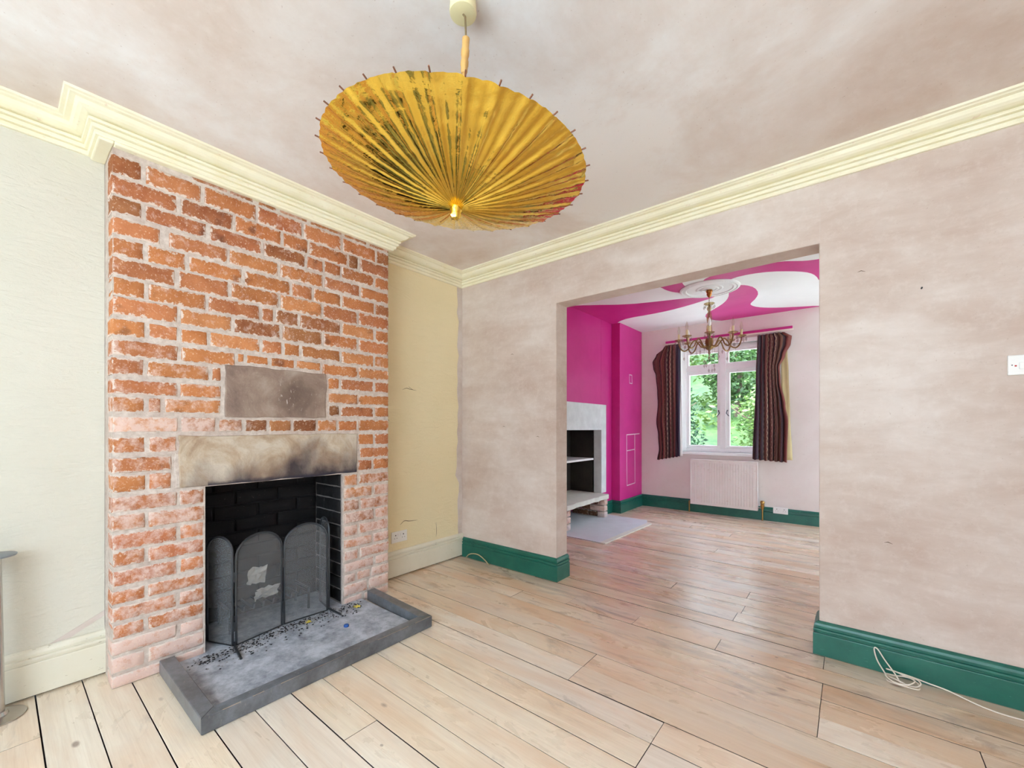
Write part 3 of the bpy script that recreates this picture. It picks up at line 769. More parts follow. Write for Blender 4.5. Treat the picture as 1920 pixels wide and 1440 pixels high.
# fender kerb: three mitred timbers
fe = thing('hearth_fender', 'low grey-black painted timber kerb boxing in the hearth', 'fender', (-2.2, 1.06, 0))
fh = .066; a0, a1, b0, b1, fx = .494, 1.626, .552, 1.566, -1.925
def rail(poly):
    o = MB().prism(poly, 'z', .001, fh).build('kerb_rail', 'fender_paint', fe, bevel=.0035); return o
rail([(-2.564, a0), (-2.564, b0), (fx-.056, b0), (fx-.001, a0+.001)])
fr_ = rail([(fx, a0), (fx-.055, b0+.001), (fx-.055, b1-.001), (fx, a1)])
rail([(-2.564, a1+.03), (-2.564, b1+.03), (fx-.056, b1), (fx-.001, a1-.001)])
m = MB()
for q in range(26):
    ya = a0+.02+R.uniform(0, 1.05); m.box(fx-.0035, ya, fh-.0035, fx-.0008, ya+R.uniform(.01, .07), fh-.0008)
m.build('worn_edge', 'worn_wood_edge', fr_)['kind'] = 'stuff'

# fire screen
fs_ = thing('fire_screen', 'black folding fire screen of arched mesh panels standing in the brick hearth', 'fire screen', (-2.56, 1.05, .02))
def screen_panel(p, q, h=.565):
    P, Q = Vector((*p, .026)), Vector((*q, .026)); d = (Q-P); L = d.length; u = d.normalized(); nrm = Vector((u.y, -u.x, 0))
    rad = L/2; sz = h-rad*.86; pts = [P]
    pts.append(P+Vector((0, 0, sz)))
    for i in range(1, 16):
        a = PI-PI*i/16; pts.append(P+u*(rad+rad*math.cos(a))+Vector((0, 0, sz+rad*.86*math.sin(a))))
    pts += [Q+Vector((0, 0, sz)), Q]
    fo = MB().tube(pts, .0062, 8, True).build('panel_frame', 'black_iron', fs_, smooth=True)
    mm = MB()
    ins = [c for c in pts]
    mm.add(ins, [tuple(range(len(ins)))])
    mm.build('mesh_panel', 'wire_mesh', fo)
    return pts
S = [(-2.70, .722), (-2.536, .790), (-2.530, .804), (-2.578, 1.052), (-2.584, 1.068), (-2.568, 1.318), (-2.574, 1.333), (-2.74, 1.36)]
for i in range(0, 8, 2): screen_panel(S[i], S[i+1])
for (p, q) in ((S[1], S[2]), (S[3], S[4]), (S[5], S[6])):
    c = ((p[0]+q[0])/2, (p[1]+q[1])/2)
    for zz_ in (.10, .36):
        MB().lathe([(.005, 0), (.005, .05)], (c[0], c[1], zz_), 10).build('hinge', 'black_iron', fs_)
MB().tube([(-2.533, .797, .04), (-2.50, .79, .032), (-2.36, .772, .027)], [.007, .007, .006], 8).build('foot', 'black_iron', fs_)
MB().tube([(-2.571, 1.326, .04), (-2.54, 1.33, .032), (-2.44, 1.34, .027)], [.007, .007, .006], 8).build('foot', 'black_iron', fs_)

# things in the grate
def crumple(name, c, s, seed, mat, label, cat, flat=.5, rot=0):
    r_ = random.Random(seed); n = 7; mm = MB(); vs = []; fs = []
    for a in range(n):
        for b in range(n):
            u, v = (a/(n-1)-.5)*s[0], (b/(n-1)-.5)*s[1]
            vs.append((c[0]+flat*v+r_.uniform(-.012, .012), c[1]+u+r_.uniform(-.006, .006), c[2]+v*(1-flat*.4)+r_.uniform(-.008, .008)))
    for a in range(n-1):
        for b in range(n-1): fs.append((a*n+b, (a+1)*n+b, (a+1)*n+b+1, a*n+b+1))
    mm.add(vs, fs); o = mm.build(name, mat); so = o.modifiers.new('thick', 'SOLIDIFY'); so.thickness = .0012
    return tag(o, label, cat)
crumple('crumpled_paper', (-2.74, .98, .30), (.10, .12), 1, 'paper_white', 'crumpled white paper high behind the fire screen mesh', 'paper', .3)
crumple('crumpled_paper', (-2.73, 1.03, .19), (.13, .10), 2, 'paper_white', 'crumpled white paper low behind the fire screen mesh', 'paper', .5)
o = thing('fire_basket', 'dark iron fire basket behind the mesh screen', 'fire basket', (-2.78, 1.05, .02))
for q in range(9):
    yy = .84+.052*q
    MB().tube([(-2.885, yy, .13), (-2.69, yy, .13), (-2.685, yy, .16)], .006, 6).build('bar', 'black_iron', o)
for yy in (.83, 1.265):
    MB().tube([(-2.885, yy, .021), (-2.885, yy, .15), (-2.70, yy, .15), (-2.70, yy, .021)], .008, 6).build('leg_frame', 'black_iron', o)
# ash and coal crumbs
r_ = random.Random(11)
def crumbs(name, n, mat, label, sz):
    mm = MB()
    for i in range(n):
        t_ = r_.random(); y = .62+.86*t_ if r_.random() < .85 else .58+.95*r_.random()
        x = -2.535+.085*(r_.random()-.35)+(.03 if y < .9 else 0)
        if r_.random() < .25: x += r_.uniform(0, .12)
        if not HY0+.01 < y < HY1-.01: x = max(x, -2.56)
        s = r_.uniform(.5, 1)*sz; mm.octa((x, y, .0205+s*.35), s, s*.5)
    return tag(mm.build(name, mat), label, 'debris', None, 'stuff')
crumbs('coal_crumbs', 420, 'char_black', 'black coal crumbs scattered along the hearth below the screen', .0075)
crumbs('ash_flakes', 380, 'ash_grey', 'pale ash flakes scattered along the hearth below the screen', .0075)
o = MB().lathe([(.014, 0), (.0145, .008), (.012, .012)], (0, 0, 0), 16).build('bottle_cap', 'cap_blue', smooth=True)
o.location = (-2.28, 1.285, .021); tag(o, 'small blue bottle cap lying on the grey hearth', 'cap')
for loc, s in (((-2.47, 1.465, .021), .018), ((-2.50, 1.17, .021), .014)):
    o = crumple('sweet_wrapper', (loc[0], loc[1], loc[2]+.006), (s*1.6, s), int(s*1000), 'wrapper_yellow', 'yellow scrap of wrapper on the hearth %s' % ('by the corner of the kerb' if s > .015 else 'at the foot of the fire screen'), 'wrapper', 1.6)

# ================================================================== STAND at the left edge
st = thing('metal_stand', 'slim chrome stand with disc top and round foot beside the cream skirting', 'stand', (-2.680, .004, 0))
MB().lathe([(.082, .001), (.082, .006), (.06, .012), (.034, .016), (.03, .03)], (-2.680, .004, 0), 36).build('foot', 'chrome', st, smooth=True)
MB().tube([(-2.680, .004, .012), (-2.690, .001, .34), (-2.697, -.003, .648)], [.0235, .0225, .021], 24).build('pole', 'chrome', st, smooth=True)
MB().lathe([(.02, -.012), (.062, -.002), (.064, .004), (.060, .006)], (-2.697, -.003, .654), 36).build('disc_top', 'zinc', st, smooth=True)

# ================================================================== GOLD PARASOL PENDANT
PC = Vector((-.979, .933, 1.984)); PN = Vector((.067, .018, 1)).normalized(); PRD = .405; PDEP = .104
top = Vector((-.969, .946, ZC))
pl = thing('parasol_pendant', 'gold foil paper parasol hung upside down as a pendant lampshade', 'pendant lamp', tuple(top))
MB().lathe([(.036, 0), (.040, -.012), (.0435, -.050), (.042, -.058), (.036, -.060), (.006, -.060)], tuple(top), 36).build('ceiling_cup', 'cream_plastic', pl, smooth=True)
hp = PC+PN*.43
MB().tube([top+Vector((0, 0, -.058)), (top+hp)/2+Vector((.001, .001, 0)), hp], .0032, 8).build('flex', 'brown_cord', pl, smooth=True)
q = PN.to_track_quat('Z', 'Y')
def along(prof, base, n=20):
    mb = MB().lathe(prof, (0, 0, 0), n); mb.v = [tuple(base+q @ Vector(v)) for v in mb.v]; return mb
ho = along([(.008, 0), (.011, .006), (.0105, .02), (.0125, .024), (.0125, .038), (.0105, .042), (.0115, .052), (.013, .056), (.013, .072), (.011, .076), (.0115, .10), (.012, .108), (.008, .112)], PC+PN*.318).build('handle', 'bamboo', pl, smooth=True)
along([(.0055, -.09), (.0055, .32)], PC, 10).build('shaft', 'bamboo', pl, smooth=True)
NR = 32
fr = random.Random(5)
mb = MB(); nu, nr = NR*8, 26; vs = []; fc = []
crk = [[fr.uniform(-1, 1) for _ in range(nr+1)] for _ in range(NR*2+1)]
for j in range(nr+1):
    t_ = .035+.965*j/nr
    for i in range(nu):
        ph = i/8.0; fpart = ph % 1.0; a = 2*PI*ph/NR
        rib = max(0, 1-abs(fpart-.0)/.10, 1-abs(1-fpart)/.10)
        mid = max(0, 1-abs(fpart-.5)/.14)
        sag = -math.sin(PI*fpart)*.0085*t_ + rib*.0050 + mid*.0060*t_**.7
        sag *= 1-.6*t_**5
        seg = int(ph*2) % (NR*2)
        cr = crk[seg][j]*.0016*t_
        r = PRD*t_*(1-(.006+.004*math.sin(i*1.7))*math.sin(PI*fpart)*(t_ > .97))
        h = -PDEP*(1-t_)**1.0 - .012*math.sin(PI*t_)      # slightly bellied cone
        p = PC + q @ Vector((r*math.cos(a), r*math.sin(a), h - sag - cr))
        vs.append(p)
for j in range(nr):
    for i in range(nu): fc.append((j*nu+i, j*nu+(i+1) % nu, (j+1)*nu+(i+1) % nu, (j+1)*nu+i))
mb.add(vs, fc)
co = mb.build('foil_canopy', 'gold_foil', pl)
co.data.polygons.foreach_set('use_smooth', [True]*len(co.data.polygons))
for k in range(NR):
    a = 2*PI*k/NR; d = Vector((math.cos(a), math.sin(a), 0))
    p0 = PC+q @ (d*.03+Vector((0, 0, -PDEP*.93+.006))); p1 = PC+q @ (d*(PRD+.011)+Vector((0, 0, .004)))
    MB().tube([p0, p1], .0022, 5).build('rib', 'rib_wood', pl)
tp = along([(.006, -.140), (.014, -.138), (.0185, -.130), (.017, -.121), (.0195, -.112), (.018, -.101), (.021, -.092), (.026, -.085)], PC, 18)
tp.v = [(x+fr.uniform(-.002, .002), y+fr.uniform(-.002, .002), z+fr.uniform(-.002, .002)) for x, y, z in tp.v]
tp.build('tip_cap', 'gold_foil', pl, smooth=True)

# ================================================================== SOCKETS, SWITCH, CABLES
def plate(name, label, cat, origin, ax, up, w, h, kind, group=None):
    """wall plate: origin lower-left, ax along the wall, normal = ax x up"""
    O, A, Uv = Vector(origin), Vector(ax), Vector(up); Nn = A.cross(Uv)
    t_ = thing(name, label, cat, origin, group)
    def bx_(u0, v0, n0, u1, v1, n1, nm, mat, par, bev=0):
        m_ = MB().box(u0, v0, n0, u1, v1, n1); m_.v = [tuple(O+A*a+Uv*b+Nn*c) for a, b, c in m_.v]
        return m_.build(nm, mat, par, bevel=bev)
    pl_ = bx_(0, 0, 0, w, h, .010, 'face_plate', 'white_plastic', t_, .003)
    if kind == 'socket':
        for c in (w*.25, w*.75):
            bx_(c-.004, h*.62, .0095, c+.004, h*.62+.009, .0105, 'pin_slot', 'dark_slot', pl_)
            for s in (-.013, .009): bx_(c+s, h*.38, .0095, c+s+.006, h*.38+.004, .0105, 'pin_slot', 'dark_slot', pl_)
        for c in (w*.43, w*.57): bx_(c-.006, h*.60, .0095, c+.006, h*.60+.018, .0135, 'rocker_switch', 'white_plastic', pl_, .001)
    else:
        for c in (w*.27, w*.62):
            bx_(c-.008, h*.30, .0095, c+.008, h*.62, .0135, 'rocker_switch', 'white_plastic', pl_, .001)
        bx_(w*.13, h*.42, .0095, w*.13+.006, h*.42+.006, .0115, 'neon_lamp', 'red_neon', pl_)
        for c in (.012, w-.012): bx_(c-.002, h*.5-.002, .0095, c+.002, h*.5+.002, .0108, 'screw', 'dark_slot', pl_)
    return t_
plate('wall_socket', 'white double wall socket on the shade-tinted recess wallpaper', 'socket', (XL, 1.944, .268), (0, 1, 0), (0, 0, 1), .146, .086, 'socket')
plate('wall_socket', 'white double wall socket set on the dark green skirting', 'socket', (-.765, YF-.026, .103), (1, 0, 0), (0, 0, 1), .155, .082, 'socket')
plate('light_switch', 'white double light switch on the plaster wall', 'switch', (.511, YP, 1.397), (1, 0, 0), (0, 0, 1), .146, .084, 'switch')
pts = [(.172, 2.61, .006), (.155, 2.635, .03), (.12, 2.655, .075), (.093, 2.667, .115), (.082, 2.670, .108), (.094, 2.660, .06), (.125, 2.635, .012)]
cc = Vector((.178, 2.612, 0))
for i in range(30):
    a = PI+2*PI*i/10; rr = .048+.008*math.sin(i*.9); pts.append((cc.x+.012*math.sin(i*.21)+rr*1.12*math.cos(a), cc.y+rr*.86*math.sin(a)-.006*math.sin(i*.4), .007+.022*(i/30)+.012*math.sin(i*.7)**2))
pts += [(.205, 2.655, .030), (.27, 2.652, .022), (.33, 2.646, .016), (.40, 2.62, .006), (.47, 2.597, .004), (.56, 2.60, .004), (.75, 2.63, .004)]
o = MB().tube(spline(pts, 6), .0029, 8).build('loose_cable', 'white_cable', smooth=True)
tag(o, 'loose white cable coiled on the floor against the green skirting', 'cable')
o = MB().tube(spline([(-2.70, 2.674, .004), (-2.66, 2.67, .038), (-2.60, 2.664, .058), (-2.53, 2.66, .060), (-2.45, 2.652, .034), (-2.40, 2.645, .004)], 8), .0046, 8).build('loose_cable', 'tan_cord', smooth=True)
tag(o, 'short tan cable arching off the floor in the recess corner', 'cable')
o = MB().tube([(.25, YP+.004, 1.821), (.25, YP-.012, 1.823)], .0035, 8).build('wall_nail', 'dark_slot'); tag(o, 'dark nail stub left in the bare plaster wall', 'nail')

# ================================================================== FAR ROOM
# stone fireplace in the pink wall
SX = PX+.012
sf = thing('stone_fireplace', 'pale grey stone fireplace set in the pink wall above a raised stone hearth', 'fireplace', (-2.6, 4.6, 0))
MB().prism([(3.92, 1.14), (5.188, 1.135), (5.188, 1.472), (3.92, 1.476)], 'x', PX-.12, SX).build('lintel', 'grey_stone', sf, bevel=.004)
MB().box(PX-.12, 5.05, .30, SX, 5.188, 1.137).build('jamb', 'grey_stone', sf, bevel=.004)
MB().box(PX-.12, 3.92, .30, SX, 3.99, 1.14).build('jamb', 'grey_stone', sf, bevel=.004)
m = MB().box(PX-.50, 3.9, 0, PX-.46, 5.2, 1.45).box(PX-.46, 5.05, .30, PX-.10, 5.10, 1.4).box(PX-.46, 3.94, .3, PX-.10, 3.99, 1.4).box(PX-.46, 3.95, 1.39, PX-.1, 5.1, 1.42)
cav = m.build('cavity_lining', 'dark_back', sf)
z = .32; r = 0
while z < 1.36:
    ys = [3.99, 4.15, 4.40, 4.62] if r % 2 else [3.99, 4.28, 4.52, 4.62]
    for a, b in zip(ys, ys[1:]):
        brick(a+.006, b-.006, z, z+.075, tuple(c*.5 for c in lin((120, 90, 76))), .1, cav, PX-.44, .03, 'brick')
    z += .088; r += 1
per = [(PX-.46, 3.93), (-2.47, 3.93)] + [(-2.455+R.uniform(-.012, .012), 3.99+.074*i) for i in range(14)] + [(-2.452, 5.02), (-2.47, 5.045), (PX-.0, 5.05), (PX-.46, 5.05)]
MB().prism(per, 'z', .245, .302).build('hearth_shelf', 'pale_stone', sf, bevel=.006)
def pier(y0, y1):
    zz = .004; i = 0
    while zz < .235:
        h = min(.075, .243-zz)
        if i % 2 == 0:
            brick(y0, y1, zz, zz+h-.008, lin((204, 150, 128)) if i else lin((190, 190, 196)), .45, sf, -2.485, .10, 'brick')
        else:
            brick(y0, y1, zz, zz+h-.008, lin((214, 170, 150)), .5, sf, -2.485, .21, 'brick')
        zz += h+.004; i += 1
pier(4.04, 4.125); pier(4.965, 5.05)
# inner side of the pier under the shelf: dark bricks
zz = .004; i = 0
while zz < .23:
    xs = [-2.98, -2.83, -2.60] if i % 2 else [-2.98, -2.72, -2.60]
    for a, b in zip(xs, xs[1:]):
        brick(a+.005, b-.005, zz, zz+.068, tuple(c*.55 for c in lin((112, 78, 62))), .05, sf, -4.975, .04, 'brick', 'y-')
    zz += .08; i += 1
MB().prism([(-3.04, 3.87), (-1.985, 3.87), (-1.94, 5.0), (-2.0, 5.16), (-3.04, 5.16)], 'z', .0005, .006).build('hearth_flag', 'flag_concrete', sf)
MB().prism([(-1.985, 3.86), (-1.925, 3.86), (-1.88, 4.99), (-1.94, 5.01)], 'z', .0005, .010).build('edge_strip', 'pale_stone', sf)
o = MB().box(PX-.43, 3.995, .752, -2.598, 4.88, .775).build('shelf_board', 'white_gloss', bevel=.002)
tag(o, 'white shelf board laid across the dark stone fireplace cavity', 'shelf')
# filled chases on the boxed corner
def groove(pts):
    m_ = MB()
    for (a, b) in zip(pts, pts[1:]):
        A, B = Vector(a), Vector(b); d = (B-A).normalized(); n_ = Vector((-d.y, d.x))*.006
        P = [A-d*.005-n_, B+d*.005-n_, B+d*.005+n_, A-d*.005+n_]
        m_.prism([(p.x, p.y) for p in P], 'x', BX-.002, BX+.0015)
    m_.build('filled_groove', 'groove_filler', wf)
groove([(6.05, 1.076), (5.60, 1.065), (5.60, .84), (5.88, .85)]); groove([(5.60, .84), (5.61, .35), (5.89, .36), (5.88, 1.07)])
groove([(5.69, 1.92), (5.78, 1.92), (5.79, 1.80), (5.70, 1.80), (5.69, 1.92)])

# far window
wn = thing('window_1', 'white painted casement window with two top lights', 'window', (-1.35, YF+.05, WZ0), None, 'structure')
def wbar(x0, z0, x1, z1, y0, y1, nm, par=wn, mat='white_gloss', bev=.004):
    return MB().box(x0, y0, z0, x1, y1, z1).build(nm, mat, par, bevel=bev)
fo = None
for (x0, z0, x1, z1) in ((WX0, WZ0, WX0+.06, WZ1), (WX1-.06, WZ0, WX1, WZ1), (WX0+.06, WZ1-.06, WX1-.06, WZ1), (WX0+.06, WZ0, WX1-.06, WZ0+.05)):
    wbar(x0, z0, x1, z1, YF+.03, YF+.13, 'frame_bar')
wbar(-1.385, WZ0+.05, -1.315, WZ1-.06, YF+.03, YF+.13, 'mullion')
wbar(WX0+.06, 1.945, -1.385, 2.01, YF+.035, YF+.13, 'transom'); wbar(-1.315, 1.945, WX1-.06, 2.01, YF+.035, YF+.13, 'transom')
wbar(WX0-.02, WZ0-.035, WX1+.02, WZ0, YF-.035, YF+.13, 'sill')
for (x0, x1) in ((WX0-.045, WX0+.008), (WX1-.008, WX1+.045)): wbar(x0, WZ0, x1, WZ1+.05, YF-.018, YF+.03, 'architrave')
wbar(WX0-.045, WZ1, WX1+.045, WZ1+.05, YF-.02, YF+.03, 'architrave')
def sash(x0, x1, z0, z1, w=.042):
    s = MB().box(x0, YF+.05, z0, x1, YF+.10, z0+w).box(x0, YF+.05, z1-w, x1, YF+.10, z1).box(x0, YF+.05, z0+w, x0+w, YF+.10, z1-w).box(x1-w, YF+.05, z0+w, x1, YF+.10, z1-w)
    so = s.build('sash', 'white_gloss', wn, bevel=.003)
    MB().box(x0+w-.004, YF+.073, z0+w-.004, x1-w+.004, YF+.077, z1-w+.004).build('pane', 'window_glass', so)
    return so
s1 = sash(WX0+.06, -1.385, WZ0+.05, 1.945); s2 = sash(-1.315, WX1-.06, WZ0+.05, 1.945)
sash(WX0+.06, -1.385, 2.01, WZ1-.06, .03); sash(-1.315, WX1-.06, 2.01, WZ1-.06, .03)
for s, x in ((s1, -1.405), (s2, -1.295)):
    MB().tube([(x, YF+.05, 1.40), (x, YF+.02, 1.40), (x+(.012 if x < -1.35 else -.012), YF+.018, 1.36), (x+(-.02 if x < -1.35 else .02), YF+.02, 1.32)], .006, 8).build('casement_handle', 'black_iron', s, smooth=True)
# front window frame (behind the camera)
w2 = thing('window_2', 'wide white painted window of the front wall', 'window', (-.8, FY-.1, FW[2]), None, 'structure')
nb = 4
for i in range(nb+1):
    x = FW[0]+(FW[1]-FW[0])*i/nb; MB().box(max(FW[0], x-.03), FY-.15, FW[2], min(FW[1], x+.03), FY-.08, FW[3]).build('frame_bar', 'white_gloss', w2)
for zc in (FW[2]+.03, 1.85, FW[3]-.03): MB().box(FW[0]+.03, FY-.145, zc-.03, FW[1]-.03, FY-.085, zc+.03).build('transom', 'white_gloss', w2)
MB().box(FW[0], FY-.118, FW[2], FW[1], FY-.114, FW[3]).build('pane', 'window_glass', w2)

w3 = thing('fill_window_3', 'unseen white side window added to brighten the far room', 'window', (XR+.1, 5.3, SW[2]), None, 'structure')  # window made up out of view to light the far room
for yy in (SW[0], (SW[0]+SW[1])/2-.025, SW[1]-.05): MB().box(XR+.05, yy, SW[2], XR+.11, yy+.05, SW[3]).build('frame_bar', 'white_gloss', w3)
for zz in (SW[2], SW[3]-.05): MB().box(XR+.055, SW[0]+.05, zz, XR+.105, SW[1]-.05, zz+.05).build('frame_bar', 'white_gloss', w3)
MB().box(XR+.078, SW[0], SW[2], XR+.082, SW[1], SW[3]).build('pane', 'window_glass', w3)
# radiator
ra = thing('radiator', 'white ribbed panel radiator below the far window', 'radiator', (-1.335, 6.06, .1))
rx0, rx1, rz0, rz1 = -1.735, -.930, .118, .722; ry = 6.052
m = MB(); n = 24; prof_ = []
for i in range(n):
    a = rx0+.02+(rx1-rx0-.04)*i/n; w = (rx1-rx0-.04)/n
    prof_ += [(a, ry+.004), (a+w*.12, ry-.001), (a+w*.88, ry-.001), (a+w, ry+.004)]
poly = [(rx0, ry+.018), (rx0, ry)] + prof_ + [(rx1, ry), (rx1, ry+.018)]
m.prism(poly, 'z', rz0+.035, rz1-.03)
m.box(rx0, ry+.001, rz0, rx1, ry+.018, rz0+.035); m.box(rx0, ry+.001, rz1-.03, rx1, ry+.018, rz1)
m.build('front_panel', 'radiator_white', ra)
MB().box(rx0+.01, ry+.045, rz0, rx1-.01, ry+.058, rz1-.01).build('back_panel', 'radiator_white', ra)
MB().box(rx0-.002, ry-.002, rz1, rx1+.002, ry+.062, rz1+.012).build('top_grille', 'radiator_white', ra, bevel=.003)
for x in (rx0-.003, rx1-.001): MB().box(x, ry, rz0, x+.004, ry+.06, rz1).build('side_panel', 'radiator_white', ra)
MB().tube([(rx1+.003, 6.085, .155), (rx1+.045, 6.085, .155)], .009, 10).build('valve_tail', 'chrome', ra, smooth=True)
MB().lathe([(.012, .135), (.02, .165), (.023, .195), (.014, .205), (.024, .212), (.026, .232), (.018, .245), (.006, .248)], (rx1+.052, 6.085, 0), 20).build('valve', 'brass', ra, smooth=True)
MB().tube([(rx1+.052, 6.085, .001), (rx1+.052, 6.085, .14)], .0085, 10).build('pipe', 'brass', ra, smooth=True)
MB().tube([(rx0-.025, 6.085, .001), (rx0-.025, 6.085, .15), (rx0-.003, 6.085, .155)], .0085, 10).build('pipe', 'brass', ra, smooth=True)

# curtain track
ct = thing('curtain_track', 'white curtain track with a thin pink batten above the far window', 'curtain track', (-1.36, YF, 2.36))
MB().box(-2.13, YF-.06, 2.352, -.555, YF-.035, 2.372).build('rail', 'steel_track', ct, bevel=.003)
MB().box(-2.10, YF-.022, 2.372, -.565, YF, 2.412).build('batten', 'pink_paint', ct, bevel=.002)
for x in (-2.0, -1.35, -.7): MB().box(x-.012, YF-.05, 2.345, x+.012, YF, 2.362).build('bracket', 'steel_track', ct)

def interp(tab, z):
    if z >= tab[0][0]: return tab[0][1]
    for (z0, a), (z1, b) in zip(tab, tab[1:]):
        if z1 <= z <= z0:
            t = (z0-z)/(z0-z1); t = t*t*(3-2*t); return a+(b-a)*t
    return tab[-1][1]
def curtain(name, Lt, Rt, zt, zbL, zbR, nf, mat, label, seed, yb=6.075, lining=None):
    r_ = random.Random(seed); nu, nv = 110, 60
    a0_ = sum(q_[1] for q_ in Lt)/len(Lt); b0_ = sum(q_[1] for q_ in Rt)/len(Rt)
    ph = [r_.uniform(-.5, .5) for _ in range(nf+2)]; am = [r_.uniform(.6, 1.2) for _ in range(nf+2)]
    t_ = thing(name, label, 'curtain', ((interp(Lt, 1.5)+interp(Rt, 1.5))/2, yb, .7))
    me = D.meshes.new(name); vs = []; fs = []; uv = []
    for j in range(nv+1):
        v = j/nv
        for i in range(nu+1):
            u = i/nu; zb = zbL+(zbR-zbL)*u + .006*math.sin(u*40+seed)
            z = zt+(zb-zt)*v
            a, b = interp(Lt, z), interp(Rt, z)
            k = u*nf; i0 = int(min(k, nf-1)); f = k-i0; A = am[i0]+(am[i0+1]-am[i0])*f
            d = math.sin(2*PI*k+ph[i0]*0+.8*math.sin(3*v+seed))*.017*A*(.75+.35*v) + .008*math.sin(7*u+4*v)
            uu = u+.012*math.sin(2*PI*k+1.2); x = a0_+(b0_-a0_)*uu+(b-b0_)*uu**3+(a-a0_)*(1-uu)**3
            vs.append((x, yb+d, z)); uv.append((u, 1-v))
    for j in range(nv):
        for i in range(nu):
            q0 = j*(nu+1)+i; fs.append((q0, q0+1, q0+nu+2, q0+nu+1))
    me.from_pydata(vs, [], fs); me.update()
    l = me.uv_layers.new(name='UVMap')
    for lp in me.loops: l.data[lp.index].uv = uv[lp.vertex_index]
    me.materials.append(MAT[mat]); me.polygons.foreach_set('use_smooth', [True]*len(me.polygons))
    o = D.objects.new('cloth', me); COL.objects.link(o); attach(o, t_)
    so = o.modifiers.new('thick', 'SOLIDIFY'); so.thickness = .003
    if lining:
        L2, R2, z1, z0, lm, ly = lining; mm = MB(); n_ = 30; vv = []; ff = []
        for j in range(n_+1):
            z = z1+(z0-z1)*j/n_
            for i in range(5):
                u = i/4; vv.append((interp(L2, z)+(interp(R2, z)-interp(L2, z))*u, ly+.006*math.sin(u*5+z*3), z))
        for j in range(n_):
            for i in range(4): q0 = j*5+i; ff.append((q0, q0+1, q0+6, q0+5))
        lo = mm.add(vv, ff).build('lining', lm, t_, smooth=True); so = lo.modifiers.new('thick', 'SOLIDIFY'); so.thickness = .002
    for i in range(7):
        x = interp(Lt, zt)+(interp(Rt, zt)-interp(Lt, zt))*(i+.5)/7
        MB().tube([(x, YF-.052, zt+.012), (x, yb+.008, zt-.012)], .0025, 6).build('hook', 'steel_track', t_)
    return t_
c1 = curtain('patterned_curtain',
        [(2.345, -2.075), (2.30, -2.13), (2.22, -2.23), (2.12, -2.285), (2.04, -2.275), (1.92, -2.235), (1.69, -2.215), (1.5, -2.205), (1.25, -2.225), (1.05, -2.195), (.85, -2.18), (.70, -2.205)],
        [(2.36, -1.885), (1.5, -1.89), (.76, -1.885)], 2.345, .695, .762, 6, 'kilim_left',
        'dark red and navy striped woven curtain bunched up beside the pink wall', 1, 6.075,
        ([(2.3, -1.90), (.76, -1.90)], [(2.3, -1.875), (1.4, -1.868), (.76, -1.855)], 2.30, .765, 'lining_white', 6.10))
c2 = curtain('patterned_curtain',
        [(2.34, -.936), (1.8, -.955), (.768, -.988)],
        [(2.335, -.65), (2.28, -.575), (2.20, -.585), (2.05, -.645), (1.92, -.698), (1.75, -.69), (1.44, -.638), (1.25, -.61), (.75, -.622)], 2.335, .765, .748, 7, 'kilim_right',
        'brown and slate striped woven curtain with beige lining showing at its outer edge', 2, 6.075,
        ([(2.1, -.68), (.76, -.68)], [(2.1, -.615), (1.85, -.603), (1.31, -.588), (.776, -.565)], 2.15, .772, 'lining_beige', 6.108))

# ceiling rose and chandelier
CHX, CHY = -1.14, 4.62
o = MB().lathe([(.282, 0), (.282, -.008), (.272, -.016), (.262, -.018), (.258, -.012), (.246, -.011), (.236, -.017), (.222, -.016), (.214, -.008), (.13, -.007), (.124, -.012), (.112, -.012), (.106, -.008), (.09, -.009), (.084, -.015), (.068, -.016), (.062, -.010), (.04, -.014), (.02, -.018)], (CHX, CHY, ZF), 64).build('ceiling_rose', 'white_ceiling', smooth=True)
tag(o, 'round white plaster ceiling rose above the chandelier', 'ceiling rose')
m = MB()
for k in range(60):
    a = 2*PI*k/60; m.octa((CHX+.254*math.cos(a), CHY+.254*math.sin(a), ZF-.014), .007, .006)
m.build('bead_ring', 'white_ceiling', o)
ch = thing('chandelier', 'ornate bronze chandelier with glass drops and candle bulbs', 'chandelier', (CHX, CHY, ZF))
MB().lathe([(.010, -.018), (.030, -.020), (.032, -.034), (.022, -.052), (.026, -.06), (.016, -.085), (.006, -.095)], (CHX, CHY, ZF), 24).build('ceiling_cup', 'copper_gold', ch, smooth=True)
m = MB()
for i in range(6):
    z = ZF-.098-.013*i; pts = []
    for k in range(10):
        a = 2*PI*k/10; d = .0055*math.cos(a); pts.append((CHX+(d if i % 2 else 0), CHY+(0 if i % 2 else d), z+.009*math.sin(a)))
    m.tube(pts, .0015, 5, True)
m.build('chain', 'antique_bronze', ch)
MB().lathe([(.006, 2.425), (.03, 2.428), (.052, 2.442), (.05, 2.446), (.026, 2.435), (.006, 2.432)], (CHX, CHY, 0), 28).build('top_dish', 'amber_glass', ch, smooth=True)
MB().lathe([(.006, 2.425), (.018, 2.41), (.022, 2.385), (.012, 2.36), (.020, 2.345), (.027, 2.30), (.020, 2.25), (.012, 2.235), (.024, 2.215), (.028, 2.17), (.022, 2.12), (.014, 2.105), (.016, 2.09)], (CHX, CHY, 0), 24).build('glass_stem', 'amber_glass', ch, smooth=True)
MB().tube([(CHX, CHY, 2.43), (CHX, CHY, 2.02)], .005, 8).build('rod', 'antique_bronze', ch)
MB().lathe([(.012, 2.10), (.034, 2.085), (.040, 2.05), (.034, 2.02), (.044, 2.0), (.034, 1.98), (.012, 1.965), (.008, 1.945), (.014, 1.935), (.002, 1.92)], (CHX, CHY, 0), 24).build('hub', 'antique_bronze', ch, smooth=True)
